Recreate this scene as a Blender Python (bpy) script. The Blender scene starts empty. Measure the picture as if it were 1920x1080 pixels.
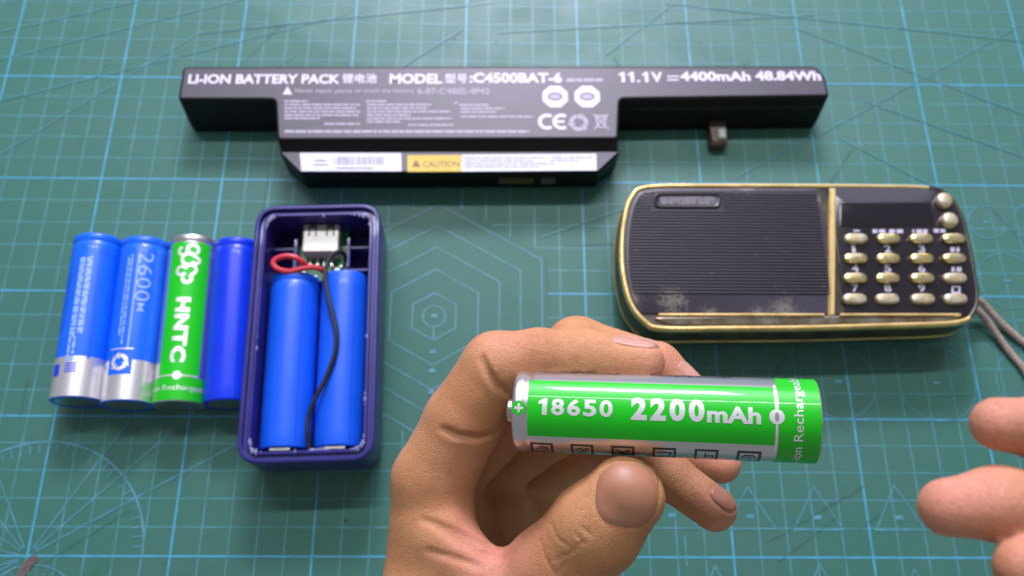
import bpy, bmesh, math, random
import numpy as np
from mathutils import Vector, Matrix

# ------------------------------------------------------------------ camera, world, lamps (lengths below are in cm, scaled to metres)
CM = 0.01
SC = bpy.context.scene
COL = SC.collection
FPX = 1590.83
CAM_E = (.366836491, -.0149411911, .00107219592)
CAM_C = np.array([16.6199892, -1.89202109, 31.5680626])
cam_d = bpy.data.cameras.new('camera'); cam = bpy.data.objects.new('camera', cam_d); COL.objects.link(cam)
cam.location = CAM_C * CM; cam.rotation_euler = CAM_E
cam_d.sensor_width = 36; cam_d.lens = FPX * 36 / 1920
cam_d.clip_start = .01; cam_d.clip_end = 50
cam_d.dof.use_dof = True; cam_d.dof.focus_distance = .190; cam_d.dof.aperture_fstop = 19
SC.camera = cam
w = bpy.data.worlds.new('World'); SC.world = w; w.use_nodes = True
w.node_tree.nodes['Background'].inputs[0].default_value = (.92, .95, 1.0, 1)
w.node_tree.nodes['Background'].inputs[1].default_value = .27

def area_lamp(name, loc, aim, sx, sy, watts, col):
    d = bpy.data.lights.new(name, 'AREA'); d.shape = 'ELLIPSE' if sx == sy else 'RECTANGLE'
    d.size = sx * CM; d.size_y = sy * CM; d.energy = watts; d.color = col
    o = bpy.data.objects.new(name, d); COL.objects.link(o)
    o.location = Vector(loc) * CM
    o.rotation_euler = (Vector(aim) - Vector(loc)).to_track_quat('-Z', 'Y').to_euler()
    return o
area_lamp('tube_lamp', (13, 63, 108), (17, 10, 0), 90, 3.5, 6.8, (.90, .93, 1.0))
area_lamp('main_lamp', (17, 112, 80), (17, 12, 0), 31, 21, 17.5, (.88, .79, 1.0))
area_lamp('window_light', (15, 150, 105), (15, 16, 0), 240, 80, 14, (.74, .74, 1.0))
SC.view_settings.view_transform = 'Standard'; SC.view_settings.look = 'None'
SC.view_settings.exposure = 0; SC.view_settings.gamma = 1
SC.cycles.use_denoising = True

_r = Matrix.Rotation(CAM_E[2], 3, 'Z') @ Matrix.Rotation(CAM_E[1], 3, 'Y') @ Matrix.Rotation(CAM_E[0], 3, 'X')
ROT = np.array(_r)
def ray(x, y): return ROT @ np.array([(x - 960) / FPX, -(y - 540) / FPX, -1.0])
def atz(x, y, z):                       # where the photo's pixel meets the height z
    d = ray(x, y); return CAM_C + d * ((z - CAM_C[2]) / d[2])
def atd(x, y, D): return CAM_C + ray(x, y) * D
rnd = random.Random(5)

# ------------------------------------------------------------------ materials
def lin(c): return tuple(((v / 255 + .055) / 1.055) ** 2.4 if v / 255 > .04045 else v / 255 / 12.92 for v in c)
MATS = {}
def pbr(name, col, rough=.5, metal=0.0, spec=.5, coat=0.0, var=0.0, vscale=200, bump=0.0, bscale=800, col2=None, sss=0.0, rvar=0.0):
    if name in MATS: return MATS[name]
    m = bpy.data.materials.new(name); m.use_nodes = True
    nt = m.node_tree; b = nt.nodes['Principled BSDF']
    b.inputs['Base Color'].default_value = (*col, 1); b.inputs['Roughness'].default_value = rough
    b.inputs['Metallic'].default_value = metal; b.inputs['Specular IOR Level'].default_value = spec
    b.inputs['Coat Weight'].default_value = coat; b.inputs['Coat Roughness'].default_value = .035
    tc = nt.nodes.new('ShaderNodeTexCoord')
    if var or rvar:
        n = nt.nodes.new('ShaderNodeTexNoise'); n.inputs['Scale'].default_value = vscale; n.inputs['Detail'].default_value = 6
        nt.links.new(tc.outputs['Object'], n.inputs['Vector'])
        mr = nt.nodes.new('ShaderNodeMapRange'); mr.inputs[1].default_value = .38; mr.inputs[2].default_value = .62
        nt.links.new(n.outputs['Fac'], mr.inputs[0])
        if var:
            mx = nt.nodes.new('ShaderNodeMix'); mx.data_type = 'RGBA'
            c2 = col2 or tuple(v * (1 - var) for v in col)
            mx.inputs['A'].default_value = (*col, 1); mx.inputs['B'].default_value = (*c2, 1)
            nt.links.new(mr.outputs[0], mx.inputs['Factor']); nt.links.new(mx.outputs['Result'], b.inputs['Base Color'])
        if rvar:
            m2 = nt.nodes.new('ShaderNodeMapRange'); m2.inputs[1].default_value = .35; m2.inputs[2].default_value = .65
            m2.inputs[3].default_value = max(.02, rough - rvar); m2.inputs[4].default_value = min(1, rough + rvar)
            nt.links.new(n.outputs['Fac'], m2.inputs[0]); nt.links.new(m2.outputs[0], b.inputs['Roughness'])
    if bump:
        n2 = nt.nodes.new('ShaderNodeTexNoise'); n2.inputs['Scale'].default_value = bscale; n2.inputs['Detail'].default_value = 3
        nt.links.new(tc.outputs['Object'], n2.inputs['Vector'])
        bp = nt.nodes.new('ShaderNodeBump'); bp.inputs['Strength'].default_value = bump; bp.inputs['Distance'].default_value = .0004
        nt.links.new(n2.outputs['Fac'], bp.inputs['Height']); nt.links.new(bp.outputs['Normal'], b.inputs['Normal'])
    if sss:
        b.inputs['Subsurface Weight'].default_value = sss
        b.inputs['Subsurface Radius'].default_value = (1, .35, .2); b.inputs['Subsurface Scale'].default_value = .003
    MATS[name] = m; return m

def mat_rubber():                        # the cutting mat: two greens, worn paler patches, fine grain, scratches
    m = bpy.data.materials.new('mat_green'); m.use_nodes = True; nt = m.node_tree; N = nt.nodes; b = N['Principled BSDF']
    tc = N.new('ShaderNodeTexCoord')
    def noise(sc, det, vec=None):
        n = N.new('ShaderNodeTexNoise'); n.inputs['Scale'].default_value = sc; n.inputs['Detail'].default_value = det
        nt.links.new(vec or tc.outputs['Object'], n.inputs['Vector']); return n.outputs['Fac']
    def ramp(src, a, c):
        r = N.new('ShaderNodeMapRange'); r.inputs[1].default_value = a; r.inputs[2].default_value = c; nt.links.new(src, r.inputs[0]); return r.outputs[0]
    def mix(f, A, B):
        x = N.new('ShaderNodeMix'); x.data_type = 'RGBA'; nt.links.new(f, x.inputs['Factor'])
        for k, v in (('A', A), ('B', B)):
            if isinstance(v, tuple): x.inputs[k].default_value = (*v, 1)
            else: nt.links.new(v, x.inputs[k])
        return x.outputs['Result']
    c = mix(ramp(noise(22, 5), .35, .65), (.033, .172, .120), (.046, .162, .126))
    c = mix(ramp(noise(55, 6), .60, .74), c, (.020, .150, .085))
    c = mix(ramp(noise(1500, 2), .3, .75), c, (.055, .165, .13))
    nt.links.new(c, b.inputs['Base Color'])
    r = N.new('ShaderNodeMapRange'); r.inputs[1].default_value = .3; r.inputs[2].default_value = .7; r.inputs[3].default_value = .42; r.inputs[4].default_value = .58
    nt.links.new(noise(35, 6), r.inputs[0]); nt.links.new(r.outputs[0], b.inputs['Roughness'])
    bp = N.new('ShaderNodeBump'); bp.inputs['Strength'].default_value = .35; bp.inputs['Distance'].default_value = .0003
    nt.links.new(noise(2200, 3), bp.inputs['Height']); nt.links.new(bp.outputs['Normal'], b.inputs['Normal'])
    return m
def ink(name, col, fade, base=(.035, .14, .105)):   # printed line, rubbed away in places
    m = pbr(name, col, .42, var=1, vscale=120, col2=tuple(a * (1 - fade) + q * fade for a, q in zip(col, base))); return m

M_MAT = mat_rubber()
INK1 = ink('ink_major', (.075, .38, .56), .35)
INK2 = ink('ink_minor', (.085, .30, .34), .45)
INK3 = ink('ink_guide', (.09, .30, .38), .5)
BLACK = pbr('pack_black', (.006, .0055, .0065), .45, spec=.25, var=.3, vscale=300)
PACKTOP_SHEEN = pbr('pack_label_sheen', (.048, .038, .056), .42, spec=.7, bump=.1, bscale=3000)  # black label; the top's purple sheen is lifted into its base colour
WPRINT = pbr('white_print', (.72, .68, .76), .5)
GPRINT = pbr('grey_print', (.42, .39, .46), .5)
PAPER = pbr('sticker_white', (.74, .74, .78), .45, var=.08, vscale=400)
YELLOW = pbr('sticker_yellow', (.72, .50, .045), .45, var=.1)
GREYINK = pbr('sticker_ink', (.20, .20, .26), .5)
BROWNINK = pbr('caution_ink', (.22, .12, .03), .5)
BLUE1 = pbr('sleeve_blue_bright', (.004, .145, .88), .34, spec=.4, coat=.16, var=.15, vscale=60)
BLUE2 = pbr('sleeve_blue_deep', (.004, .042, .75), .32, spec=.35, coat=.2, var=.15, vscale=60)
BLUE3 = pbr('sleeve_blue_cell', (.005, .115, .82), .38, spec=.5, coat=.1, var=.12, vscale=60)
SILVER = pbr('sleeve_silver', (.80, .79, .81), .33, metal=.78, coat=.3)
FOIL = pbr('sleeve_foil', (.66, .65, .68), .30, metal=.92, coat=.2)
STEEL = pbr('steel', (.62, .60, .57), .28, metal=1, var=.15, vscale=300)
NICKEL = pbr('nickel', (.6, .57, .52), .35, metal=1)
GREEN = pbr('sleeve_green', (.010, .55, .012), .36, spec=.3, coat=.3, var=.08, vscale=40)
GREENB = pbr('sleeve_green_band', (.014, .52, .012), .36, spec=.3, coat=.3, var=.08, vscale=40)
SPRINT = pbr('silver_print', (.84, .86, .84), .36, metal=.45, coat=.5)
KPRINT = pbr('black_print', (.02, .015, .025), .4, coat=.4)
LBLUE = pbr('pale_blue_print', (.26, .42, .85), .4)
SEAM = pbr('wrap_seam', (.003, .05, .55), .5)
INDIGO = pbr('case_indigo', (.030, .024, .20), .36, coat=.15, var=.2, vscale=90, bump=.15, bscale=1500)
GLUE = pbr('glue', (.20, .20, .36), .35, var=.3)
PCB = pbr('pcb_green', (.014, .26, .06), .35, coat=.3, var=.4, vscale=900)
REDW = pbr('wire_red', (.58, .03, .05), .4)
BLKW = pbr('wire_black', (.012, .012, .013), .38)
SOLDER = pbr('solder', (.45, .45, .43), .35, metal=1)
CERAM = pbr('ceramic', (.35, .22, .12), .5)
GOLD = pbr('gold_trim', (.95, .70, .27), .36, metal=.6, var=.5, vscale=120, col2=(.60, .42, .15), rvar=.12)
BRASS = pbr('brass_key', (1.0, .80, .28), .26, metal=.9, var=.35, vscale=500, col2=(.55, .48, .33), rvar=.12)
RBODY = pbr('radio_body', (.018, .015, .013), .35, var=.6, vscale=120, col2=(.07, .055, .025))
STRAP = pbr('strap_cord', (.44, .35, .28), .75, var=.3, vscale=700, bump=.8, bscale=1500)

def dusty(name, base, dust, thr, rough, spots):
    """black plastic with dust: scattered flecks plus smears round given spots (object-space cm, radius, strength)"""
    m = bpy.data.materials.new(name); m.use_nodes = True; nt = m.node_tree; N = nt.nodes; b = N['Principled BSDF']
    tc = N.new('ShaderNodeTexCoord')
    def math_(op, a, c=None, cl=False):
        x = N.new('ShaderNodeMath'); x.operation = op; x.use_clamp = cl
        for i, v in enumerate((a, c)):
            if v is None: continue
            if isinstance(v, (int, float)): x.inputs[i].default_value = v
            else: nt.links.new(v, x.inputs[i])
        return x.outputs[0]
    def noise(sc, det):
        n = N.new('ShaderNodeTexNoise'); n.inputs['Scale'].default_value = sc; n.inputs['Detail'].default_value = det
        nt.links.new(tc.outputs['Object'], n.inputs['Vector']); return n.outputs['Fac']
    n1 = noise(420, 3)
    s = math_('MULTIPLY', math_('SUBTRACT', n1, thr), 7.0, True)
    n2 = noise(900, 6)
    for (x, y, z, rx, k) in spots:
        vm = N.new('ShaderNodeVectorMath'); vm.operation = 'DISTANCE'; vm.inputs[1].default_value = (x * CM, y * CM, z * CM)
        nt.links.new(tc.outputs['Object'], vm.inputs[0])
        f = math_('SUBTRACT', 1.0, math_('DIVIDE', vm.outputs['Value'], rx * CM), True)
        s = math_('ADD', s, math_('MULTIPLY', math_('MULTIPLY', math_('SUBTRACT', math_('ADD', n2, math_('MULTIPLY', f, .26)), .555), 6.0, True), math_('MULTIPLY', f, 1.5 * k, True)), True)
    haze = math_('MULTIPLY', math_('SUBTRACT', noise(45, 4), .42), 1.1, True)
    s = math_('ADD', s, math_('MULTIPLY', haze, .16), True)
    x = N.new('ShaderNodeMix'); x.data_type = 'RGBA'; x.inputs['A'].default_value = (*base, 1); x.inputs['B'].default_value = (*dust, 1)
    nt.links.new(s, x.inputs['Factor']); nt.links.new(x.outputs['Result'], b.inputs['Base Color'])
    r = N.new('ShaderNodeMapRange'); r.inputs[3].default_value = rough; r.inputs[4].default_value = .8
    nt.links.new(s, r.inputs[0]); nt.links.new(r.outputs[0], b.inputs['Roughness'])
    return m

def skin(name):
    m = bpy.data.materials.new(name); m.use_nodes = True; nt = m.node_tree; N = nt.nodes; b = N['Principled BSDF']
    tc = N.new('ShaderNodeTexCoord')
    def noise(sc, det, dist=0):
        n = N.new('ShaderNodeTexNoise'); n.inputs['Scale'].default_value = sc; n.inputs['Detail'].default_value = det; n.inputs['Distortion'].default_value = dist
        nt.links.new(tc.outputs['Object'], n.inputs['Vector']); return n.outputs['Fac']
    def ramp(src, a, c, lo=0, hi=1):
        r = N.new('ShaderNodeMapRange'); r.inputs[1].default_value = a; r.inputs[2].default_value = c; r.inputs[3].default_value = lo; r.inputs[4].default_value = hi
        nt.links.new(src, r.inputs[0]); return r.outputs[0]
    def mix(f, A, B):
        x = N.new('ShaderNodeMix'); x.data_type = 'RGBA'; nt.links.new(f, x.inputs['Factor'])
        for k, v in (('A', A), ('B', B)):
            if isinstance(v, tuple): x.inputs[k].default_value = (*v, 1)
            else: nt.links.new(v, x.inputs[k])
        return x.outputs['Result']
    at = N.new('ShaderNodeAttribute'); at.attribute_name = 'flush'
    c = mix(ramp(noise(70, 5), .35, .65), (.63, .31, .135), (.53, .235, .095))
    c = mix(at.outputs['Fac'], c, (.68, .28, .20))
    c = mix(ramp(noise(420, 4), .55, .8, 0, .35), c, (.33, .115, .065))
    c = mix(ramp(noise(1700, 3), .5, .8, 0, .4), c, (.30, .105, .055))
    nt.links.new(c, b.inputs['Base Color'])
    b.inputs['Roughness'].default_value = .5; b.inputs['Specular IOR Level'].default_value = .42
    b.inputs['Subsurface Weight'].default_value = .25; b.inputs['Subsurface Radius'].default_value = (1, .32, .18); b.inputs['Subsurface Scale'].default_value = .0028
    v = N.new('ShaderNodeTexVoronoi'); v.inputs['Scale'].default_value = 2300; v.feature = 'DISTANCE_TO_EDGE'
    nt.links.new(tc.outputs['Object'], v.inputs['Vector'])
    ad = N.new('ShaderNodeMath'); ad.operation = 'ADD'
    nt.links.new(ramp(v.outputs['Distance'], 0, .25, 0, .5), ad.inputs[0]); nt.links.new(noise(480, 8, 1.0), ad.inputs[1])
    bp = N.new('ShaderNodeBump'); bp.inputs['Strength'].default_value = .5; bp.inputs['Distance'].default_value = .0003
    nt.links.new(ad.outputs[0], bp.inputs['Height']); nt.links.new(bp.outputs['Normal'], b.inputs['Normal'])
    return m
SKIN = skin('skin')
PINKNAIL = pbr('pink_nail', (.60, .31, .225), .42, var=.12, vscale=150, sss=.2)
NAIL = pbr('nail', (.47, .215, .118), .46, coat=.0, var=.15, vscale=150, sss=.2)

# ------------------------------------------------------------------ mesh helpers
def build(name, V, F, mat, parent=None, smooth=True, angle=35, M=None):
    me = bpy.data.meshes.new(name)
    V = np.asarray(V, float)
    if M is not None: V = V @ np.array(M)[:3, :3].T + np.array(M)[:3, 3]
    me.from_pydata([tuple(v) for v in V * CM], [], [tuple(int(i) for i in f) for f in F])
    me.update()
    me.materials.append(mat)
    if smooth:
        me.polygons.foreach_set('use_smooth', [True] * len(me.polygons))
        me.set_sharp_from_angle(angle=math.radians(angle))
    o = bpy.data.objects.new(name, me); COL.objects.link(o)
    if parent is not None: o.parent = parent
    return o
def thing(name, label, cat, loc=(0, 0, 0), group=None):
    o = bpy.data.objects.new(name, None); COL.objects.link(o); o.empty_display_size = .01
    o.location = Vector(loc) * CM
    return tag(o, label, cat, group)
def tag(o, label, cat, group=None, kind=None):
    o['label'] = label; o['category'] = cat
    if group: o['group'] = group
    if kind: o['kind'] = kind
    return o
class MB:
    def __init__(s): s.v = []; s.f = []
    def add(s, V, F):
        k = len(s.v); s.v += [tuple(v) for v in V]; s.f += [tuple(i + k for i in f) for f in F]; return s
    def box(s, x0, x1, y0, y1, z0, z1):
        V = [(x, y, z) for z in (z0, z1) for y in (y0, y1) for x in (x0, x1)]
        return s.add(V, [(0, 2, 3, 1), (4, 5, 7, 6), (0, 1, 5, 4), (2, 6, 7, 3), (0, 4, 6, 2), (1, 3, 7, 5)])
    def rings(s, R, cap0=True, cap1=True):
        n = len(R[0]); V = [p for r in R for p in r]; F = []
        for k in range(len(R) - 1):
            for i in range(n):
                j = (i + 1) % n; F.append((k * n + i, k * n + j, (k + 1) * n + j, (k + 1) * n + i))
        if cap0: F.append(tuple(reversed(range(n))))
        if cap1: F.append(tuple((len(R) - 1) * n + i for i in range(n)))
        return s.add(V, F)
    def tube(s, P, r, n=8):
        P = [Vector(p) for p in P]; R = []; nx = None
        for i, p in enumerate(P):
            t = (P[min(i + 1, len(P) - 1)] - P[max(i - 1, 0)]).normalized()
            if nx is None: nx = t.orthogonal().normalized()
            nx = (nx - t * nx.dot(t)).normalized(); b = t.cross(nx)
            rr = r[i] if isinstance(r, (list, tuple)) else r
            R.append([tuple(p + (nx * math.cos(a) + b * math.sin(a)) * rr) for a in (2 * math.pi * k / n for k in range(n))])
        return s.rings(R)
    def lathe(s, prof, n=48, cap0=True, cap1=True):
        return s.rings([[(r * math.cos(2 * math.pi * k / n), r * math.sin(2 * math.pi * k / n), z) for k in range(n)] for r, z in prof], cap0, cap1)
    def strip(s, a, b, wd, z):           # flat printed line
        a = Vector((a[0], a[1])); b = Vector((b[0], b[1])); d = (b - a).normalized(); n = Vector((-d.y, d.x)) * wd / 2
        return s.add([(*(a - n), z), (*(b - n), z), (*(b + n), z), (*(a + n), z)], [(0, 1, 2, 3)])
    def pline(s, P, wd, z, closed=False):  # mitred printed polyline
        P = [Vector((p[0], p[1])) for p in P]; n = len(P); L = []
        for i in range(n):
            a = P[i - 1] if (i or closed) else None; c = P[(i + 1) % n] if (i < n - 1 or closed) else None
            d1 = (P[i] - a).normalized() if a is not None else None; d2 = (c - P[i]).normalized() if c is not None else None
            d1 = d1 or d2; d2 = d2 or d1
            n1 = Vector((-d1.y, d1.x)); n2 = Vector((-d2.y, d2.x)); m = (n1 + n2).normalized()
            L.append((P[i], m * (wd / 2 / max(.3, m.dot(n1)))))
        V = []
        for p, m in L: V += [(*(p - m), z), (*(p + m), z)]
        F = [(2 * i, 2 * ((i + 1) % n), 2 * ((i + 1) % n) + 1, 2 * i + 1) for i in range(n if closed else n - 1)]
        return s.add(V, F)
    def build(s, name, mat, parent=None, smooth=True, angle=35, M=None): return build(name, s.v, s.f, mat, parent, smooth, angle, M)

def inset(P, d):                        # move a CCW outline inwards by d
    P = [Vector((p[0], p[1])) for p in P]; n = len(P); out = []
    for i in range(n):
        d1 = (P[i] - P[i - 1]).normalized(); d2 = (P[(i + 1) % n] - P[i]).normalized()
        n1 = Vector((-d1.y, d1.x)); n2 = Vector((-d2.y, d2.x)); m = (n1 + n2)
        m = m.normalized() if m.length > 1e-6 else n1
        out.append(P[i] + m * (d / max(.45, m.dot(n1))))
    return out
def at_h(P, z): return [(p[0], p[1], z) for p in P]
def round_poly(P, r, n=6):
    P = [Vector((p[0], p[1])) for p in P]; out = []; N = len(P)
    if not isinstance(r, (list, tuple)): r = [r] * N
    for i in range(N):
        a = (P[i - 1] - P[i]); b = (P[(i + 1) % N] - P[i]); rr = min(r[i], a.length * .49, b.length * .49)
        p0 = P[i] + a.normalized() * rr; p2 = P[i] + b.normalized() * rr
        for k in range(n + 1):
            t = k / n; out.append(p0 * (1 - t) ** 2 + P[i] * 2 * t * (1 - t) + p2 * t * t)
    return out
def ccw(P):
    A = sum(P[i - 1][0] * P[i][1] - P[i][0] * P[i - 1][1] for i in range(len(P))); return P if A > 0 else P[::-1]
def catmull(P, n=6, closed=True):
    P = [Vector(p) for p in P]; N = len(P); out = []
    for i in range(N if closed else N - 1):
        p0, p1, p2, p3 = (P[(i + k) % N] if closed else P[min(max(i + k, 0), N - 1)] for k in (-1, 0, 1, 2))
        for k in range(n):
            t = k / n
            out.append(.5 * ((2 * p1) + (p2 - p0) * t + (2 * p0 - 5 * p1 + 4 * p2 - p3) * t * t + (3 * p1 - p0 - 3 * p2 + p3) * t ** 3))
    if not closed: out.append(P[-1])
    return out
def slab(P, z0, z1, bev=.06, seg=3, foot=0.0):   # solid with rounded upper edge
    P = ccw(P); R = [at_h(inset(P, foot), z0)]
    if foot: R.append(at_h(P, z0 + foot))
    for k in range(seg + 1):
        a = math.pi / 2 * k / seg; R.append(at_h(inset(P, bev * (1 - math.cos(a))), z1 - bev + bev * math.sin(a)))
    return MB().rings(R)

_txt = {}
def text2d(body, size, off=0.0, shear=0.0, spacing=1.0, sx=1.0):
    key = (body, size, off, shear, spacing, sx)
    if key in _txt: return _txt[key]
    c = bpy.data.curves.new('txt', 'FONT'); c.body = body; c.size = size; c.offset = off; c.shear = shear
    c.space_character = spacing; c.resolution_u = 3; c.fill_mode = 'FRONT'
    o = bpy.data.objects.new('txt', c)
    me = o.to_mesh()
    V = np.zeros(len(me.vertices) * 3); me.vertices.foreach_get('co', V); V = V.reshape(-1, 3)[:, :2].copy()
    F = [tuple(p.vertices) for p in me.polygons]
    o.to_mesh_clear(); bpy.data.objects.remove(o); bpy.data.curves.remove(c)
    V[:, 0] -= V[:, 0].min(); V[:, 0] *= sx
    _txt[key] = (V, F); return V, F
def text_fit(body, width, height, off=0.0, shear=0.0, spacing=1.0):   # glyph block scaled to width x cap height (2D, origin lower left)
    V, F = text2d(body, 1.0, off, shear, spacing)
    V = V.copy(); V -= V.min(0); s = V.max(0); V[:, 0] *= width / s[0]; V[:, 1] *= height / s[1]
    return V, F
def digits(body, width, height, off=0.0, gap=.14):   # heavy figures of even width; the 1 is drawn with its flag
    V = []; F = []; x = 0.0
    for ch in body:
        if ch == '1': v = np.array([(.20, 0), (.44, 0), (.44, 1), (.27, 1), (.02, .80), (.02, .62), (.20, .70)]); f = [(0, 1, 2, 3, 6), (3, 4, 5, 6)]; wd = .5
        elif ch == '.': v = np.array([(0, 0), (.22, 0), (.22, .2), (0, .2)]); f = [(0, 1, 2, 3)]; wd = .22
        else:
            wd = .64 if ch.isdigit() else .8; v, f = text_fit(ch, wd, 1.0, off)
        k = sum(len(q) for q in V); V.append(np.asarray(v) + np.array([x, 0])); F += [tuple(i + k for i in q) for q in f]; x += wd + gap
    V = np.concatenate(V); V -= V.min(0); V *= np.array([width, height]) / V.max(0); return V, F
def cut(V, F, step):                     # split a flat mesh along lines of constant y so that it can be bent
    bm = bmesh.new(); vs = [bm.verts.new((v[0], v[1], 0)) for v in V]
    for f in F:
        try: bm.faces.new([vs[i] for i in f])
        except ValueError: pass
    y = math.ceil(min(v[1] for v in V) / step) * step; y1 = max(v[1] for v in V)
    while y < y1:
        bmesh.ops.bisect_plane(bm, geom=bm.verts[:] + bm.edges[:] + bm.faces[:], plane_co=(0, y, 0), plane_no=(0, 1, 0), dist=1e-6); y += step
    bm.verts.index_update()
    V2 = np.array([v.co[:2] for v in bm.verts]); F2 = [tuple(v.index for v in f.verts) for f in bm.faces]; bm.free()
    return V2, F2

# ------------------------------------------------------------------ cutting mat with its printing
mat_o = slab(round_poly([(-27, -14), (63, -14), (63, 46), (-27, 46)], .8), -.3, 0, .05).build('cutting_mat', M_MAT)
tag(mat_o, 'green cutting mat with light blue printed grid under everything', 'cutting mat')
HEX = (14.02, 9.02)
def in_hex(x, y, R=4.45):
    dx, dy = abs(x - HEX[0]), abs(y - HEX[1]); return dx < R and dx * .5 + dy * .866 < R
def clip_line(m, a, b, wd, z, n=120):
    a = np.array(a, float); b = np.array(b, float); run = None
    for k in range(n + 1):
        p = a + (b - a) * k / n; inside = in_hex(*p)
        if not inside and run is None: run = p
        if (inside or k == n) and run is not None:
            if np.hypot(*(p - run)) > .05: m.strip(run, p, wd, z)
            run = None
g = MB()
for i in range(-26, 63):
    if i % 5: clip_line(g, (i, -13), (i, 45), .042, .004, 232)
for j in range(-13, 46):
    if j % 5: clip_line(g, (-26, j), (62, j), .042, .007, 352)
g.build('printed_minor_grid', INK2, mat_o, False)
g = MB()
for i in range(-25, 63, 5): clip_line(g, (i, -13), (i, 45), .072, .010, 232)
for j in range(-10, 46, 5): clip_line(g, (-26, j), (62, j), .072, .013, 352)
g.build('printed_major_grid', INK1, mat_o, False)
def arc(c, r, a0, a1, n=48): return [(c[0] + r * math.cos(math.radians(a0 + (a1 - a0) * k / n)), c[1] + r * math.sin(math.radians(a0 + (a1 - a0) * k / n))) for k in range(n + 1)]
g = MB()
g.pline(arc((0, 0), 4.03, 0, 180), .07, .016)
for a in range(5, 180, 5):
    if a % 30 and a != 45 and a != 90 and a != 135:
        c, s_ = math.cos(math.radians(a)), math.sin(math.radians(a)); L = .34
        g.strip((c * (3.97 - L), s_ * (3.97 - L)), (c * 3.97, s_ * 3.97), .04, .016)
for a, r in ((30, 10.5), (45, 9.5), (60, 8.5), (120, 8), (135, 8), (150, 8), (-150, 6), (-135, 6), (-160, 6), (170, 5)):
    c, s_ = math.cos(math.radians(a)), math.sin(math.radians(a)); g.strip((c * .3, s_ * .3), (c * r, s_ * r), .05, .019 + .0001 * (a % 7))
g.pline(arc((.3, -2.2), 1.9, 20, 160), .06, .0225)
for a in range(25, 160, 10):
    c, s_ = math.cos(math.radians(a)), math.sin(math.radians(a)); g.strip((.3 + c * 1.5, -2.2 + s_ * 1.5), (.3 + c * 1.85, -2.2 + s_ * 1.85), .035, .0225)
g.build('printed_protractor', INK3, mat_o, False)
g = MB()
for ap in (.85, 1.72, 2.56, 3.4, 4.25):
    R = ap / .866; z = .016
    g.pline([(HEX[0] + R * math.cos(math.radians(90 + 60 * k)), HEX[1] + R * math.sin(math.radians(90 + 60 * k))) for k in range(6)], .045, z, True)
g.pline(arc(HEX, .44, 0, 360, 30)[:-1], .045, .016, True)
g.strip((HEX[0], HEX[1] - .44), (HEX[0], HEX[1] - .9), .05, .019)
for dy in (0.02, -1.45, -2.2, -3.05): g.strip((HEX[0] - .12, HEX[1] + dy), (HEX[0] + .12, HEX[1] + dy), .14, .021)
g.build('printed_hexagons', INK3, mat_o, False)
g = MB()
for c, r in (((29.62, 6.46), 1.43), ((33.42, 6.44), 1.5), ((37.2, 6.45), 1.43), ((36.74, 13.29), .74), ((38.75, 13.3), .85), ((37.06, 10.68), 1.2), ((25.9, 6.45), 1.35)):
    g.pline(arc(c, r, 0, 360, 48)[:-1], .04, .016, True); g.strip((c[0] - .14, c[1]), (c[0] + .14, c[1]), .12, .019)
g.build('printed_circles', INK3, mat_o, False)
g = MB()
for cx, b0, h, wd in ((22.9, 1.0, 1.45, 1.8), (25.72, .98, 1.5, 1.8), (28.17, .95, 1.55, 1.8), (31.15, .95, 1.6, 1.8), (28.03, -1.9, 1.68, 1.7), (24.3, -1.9, 1.6, 1.6), (31.4, -2.0, 1.6, 1.6)):
    g.pline([(cx - wd / 2, b0), (cx + wd / 2, b0), (cx, b0 + h)], .045, .016, True); g.strip((cx - .14, b0 + .45), (cx + .14, b0 + .45), .16, .016)
g.strip((23.3, .75), (23.3, -.3), .05, .016)
g.build('printed_triangles', INK3, mat_o, False)
g = MB()
for k, (ax, ay, bx, by) in enumerate(((0, 290, 360, 70), (0, 112, 430, 5), (0, 60, 270, 0), (0, 190, 620, 35), (360, 230, 545, 110), (1560, 240, 1900, 55), (1510, 60, 1920, 215), (1635, 195, 1920, 295),
        (1585, 265, 1740, 345), (1385, 330, 1515, 260), (1140, 100, 1260, 10), (1280, 10, 1920, 78), (700, 160, 860, 60), (1020, 452 - 8, 1160, 395), (960, 60, 1500, 30), (400, 60, 900, 8))):
    a = atz(ax, ay, 0); b = atz(bx, by, 0); d = b - a
    MB().strip(a[:2] - d[:2] * .05, b[:2] + d[:2] * .05, .042, .022 + .0012 * k)  .build('printed_diagonal', INK2, mat_o, False)
g = MB()                                 # knife cuts scored into the surface
for k in range(34):
    x0, y0 = rnd.uniform(-6, 40), rnd.uniform(-2, 26); a_ = rnd.choice((0, 90, 30, 57, 118)) + rnd.uniform(-6, 6); l_ = rnd.uniform(.8, 5)
    g.strip((x0, y0), (x0 + l_ * math.cos(math.radians(a_)), y0 + l_ * math.sin(math.radians(a_))), rnd.uniform(.012, .024), .046 + .0006 * k)
o = g.build('knife_cuts', pbr('cut_green', (.016, .085, .06), .7, var=.9, vscale=150, col2=(.07, .2, .16)), mat_o, False); o['kind'] = 'stuff'
wp = [atz(x, y, 0)[:2] for x, y in ((36, 1070), (44, 1056), (60, 1042), (70, 1041), (72, 1052), (60, 1062), (48, 1080), (30, 1084))]
MB().add([(*p, .044) for p in ccw([tuple(p) for p in wp])], [tuple(range(8))]).build('worn_patch', pbr('worn_grey', (.16, .12, .11), .7, var=.4, vscale=800), mat_o, False)

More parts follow.
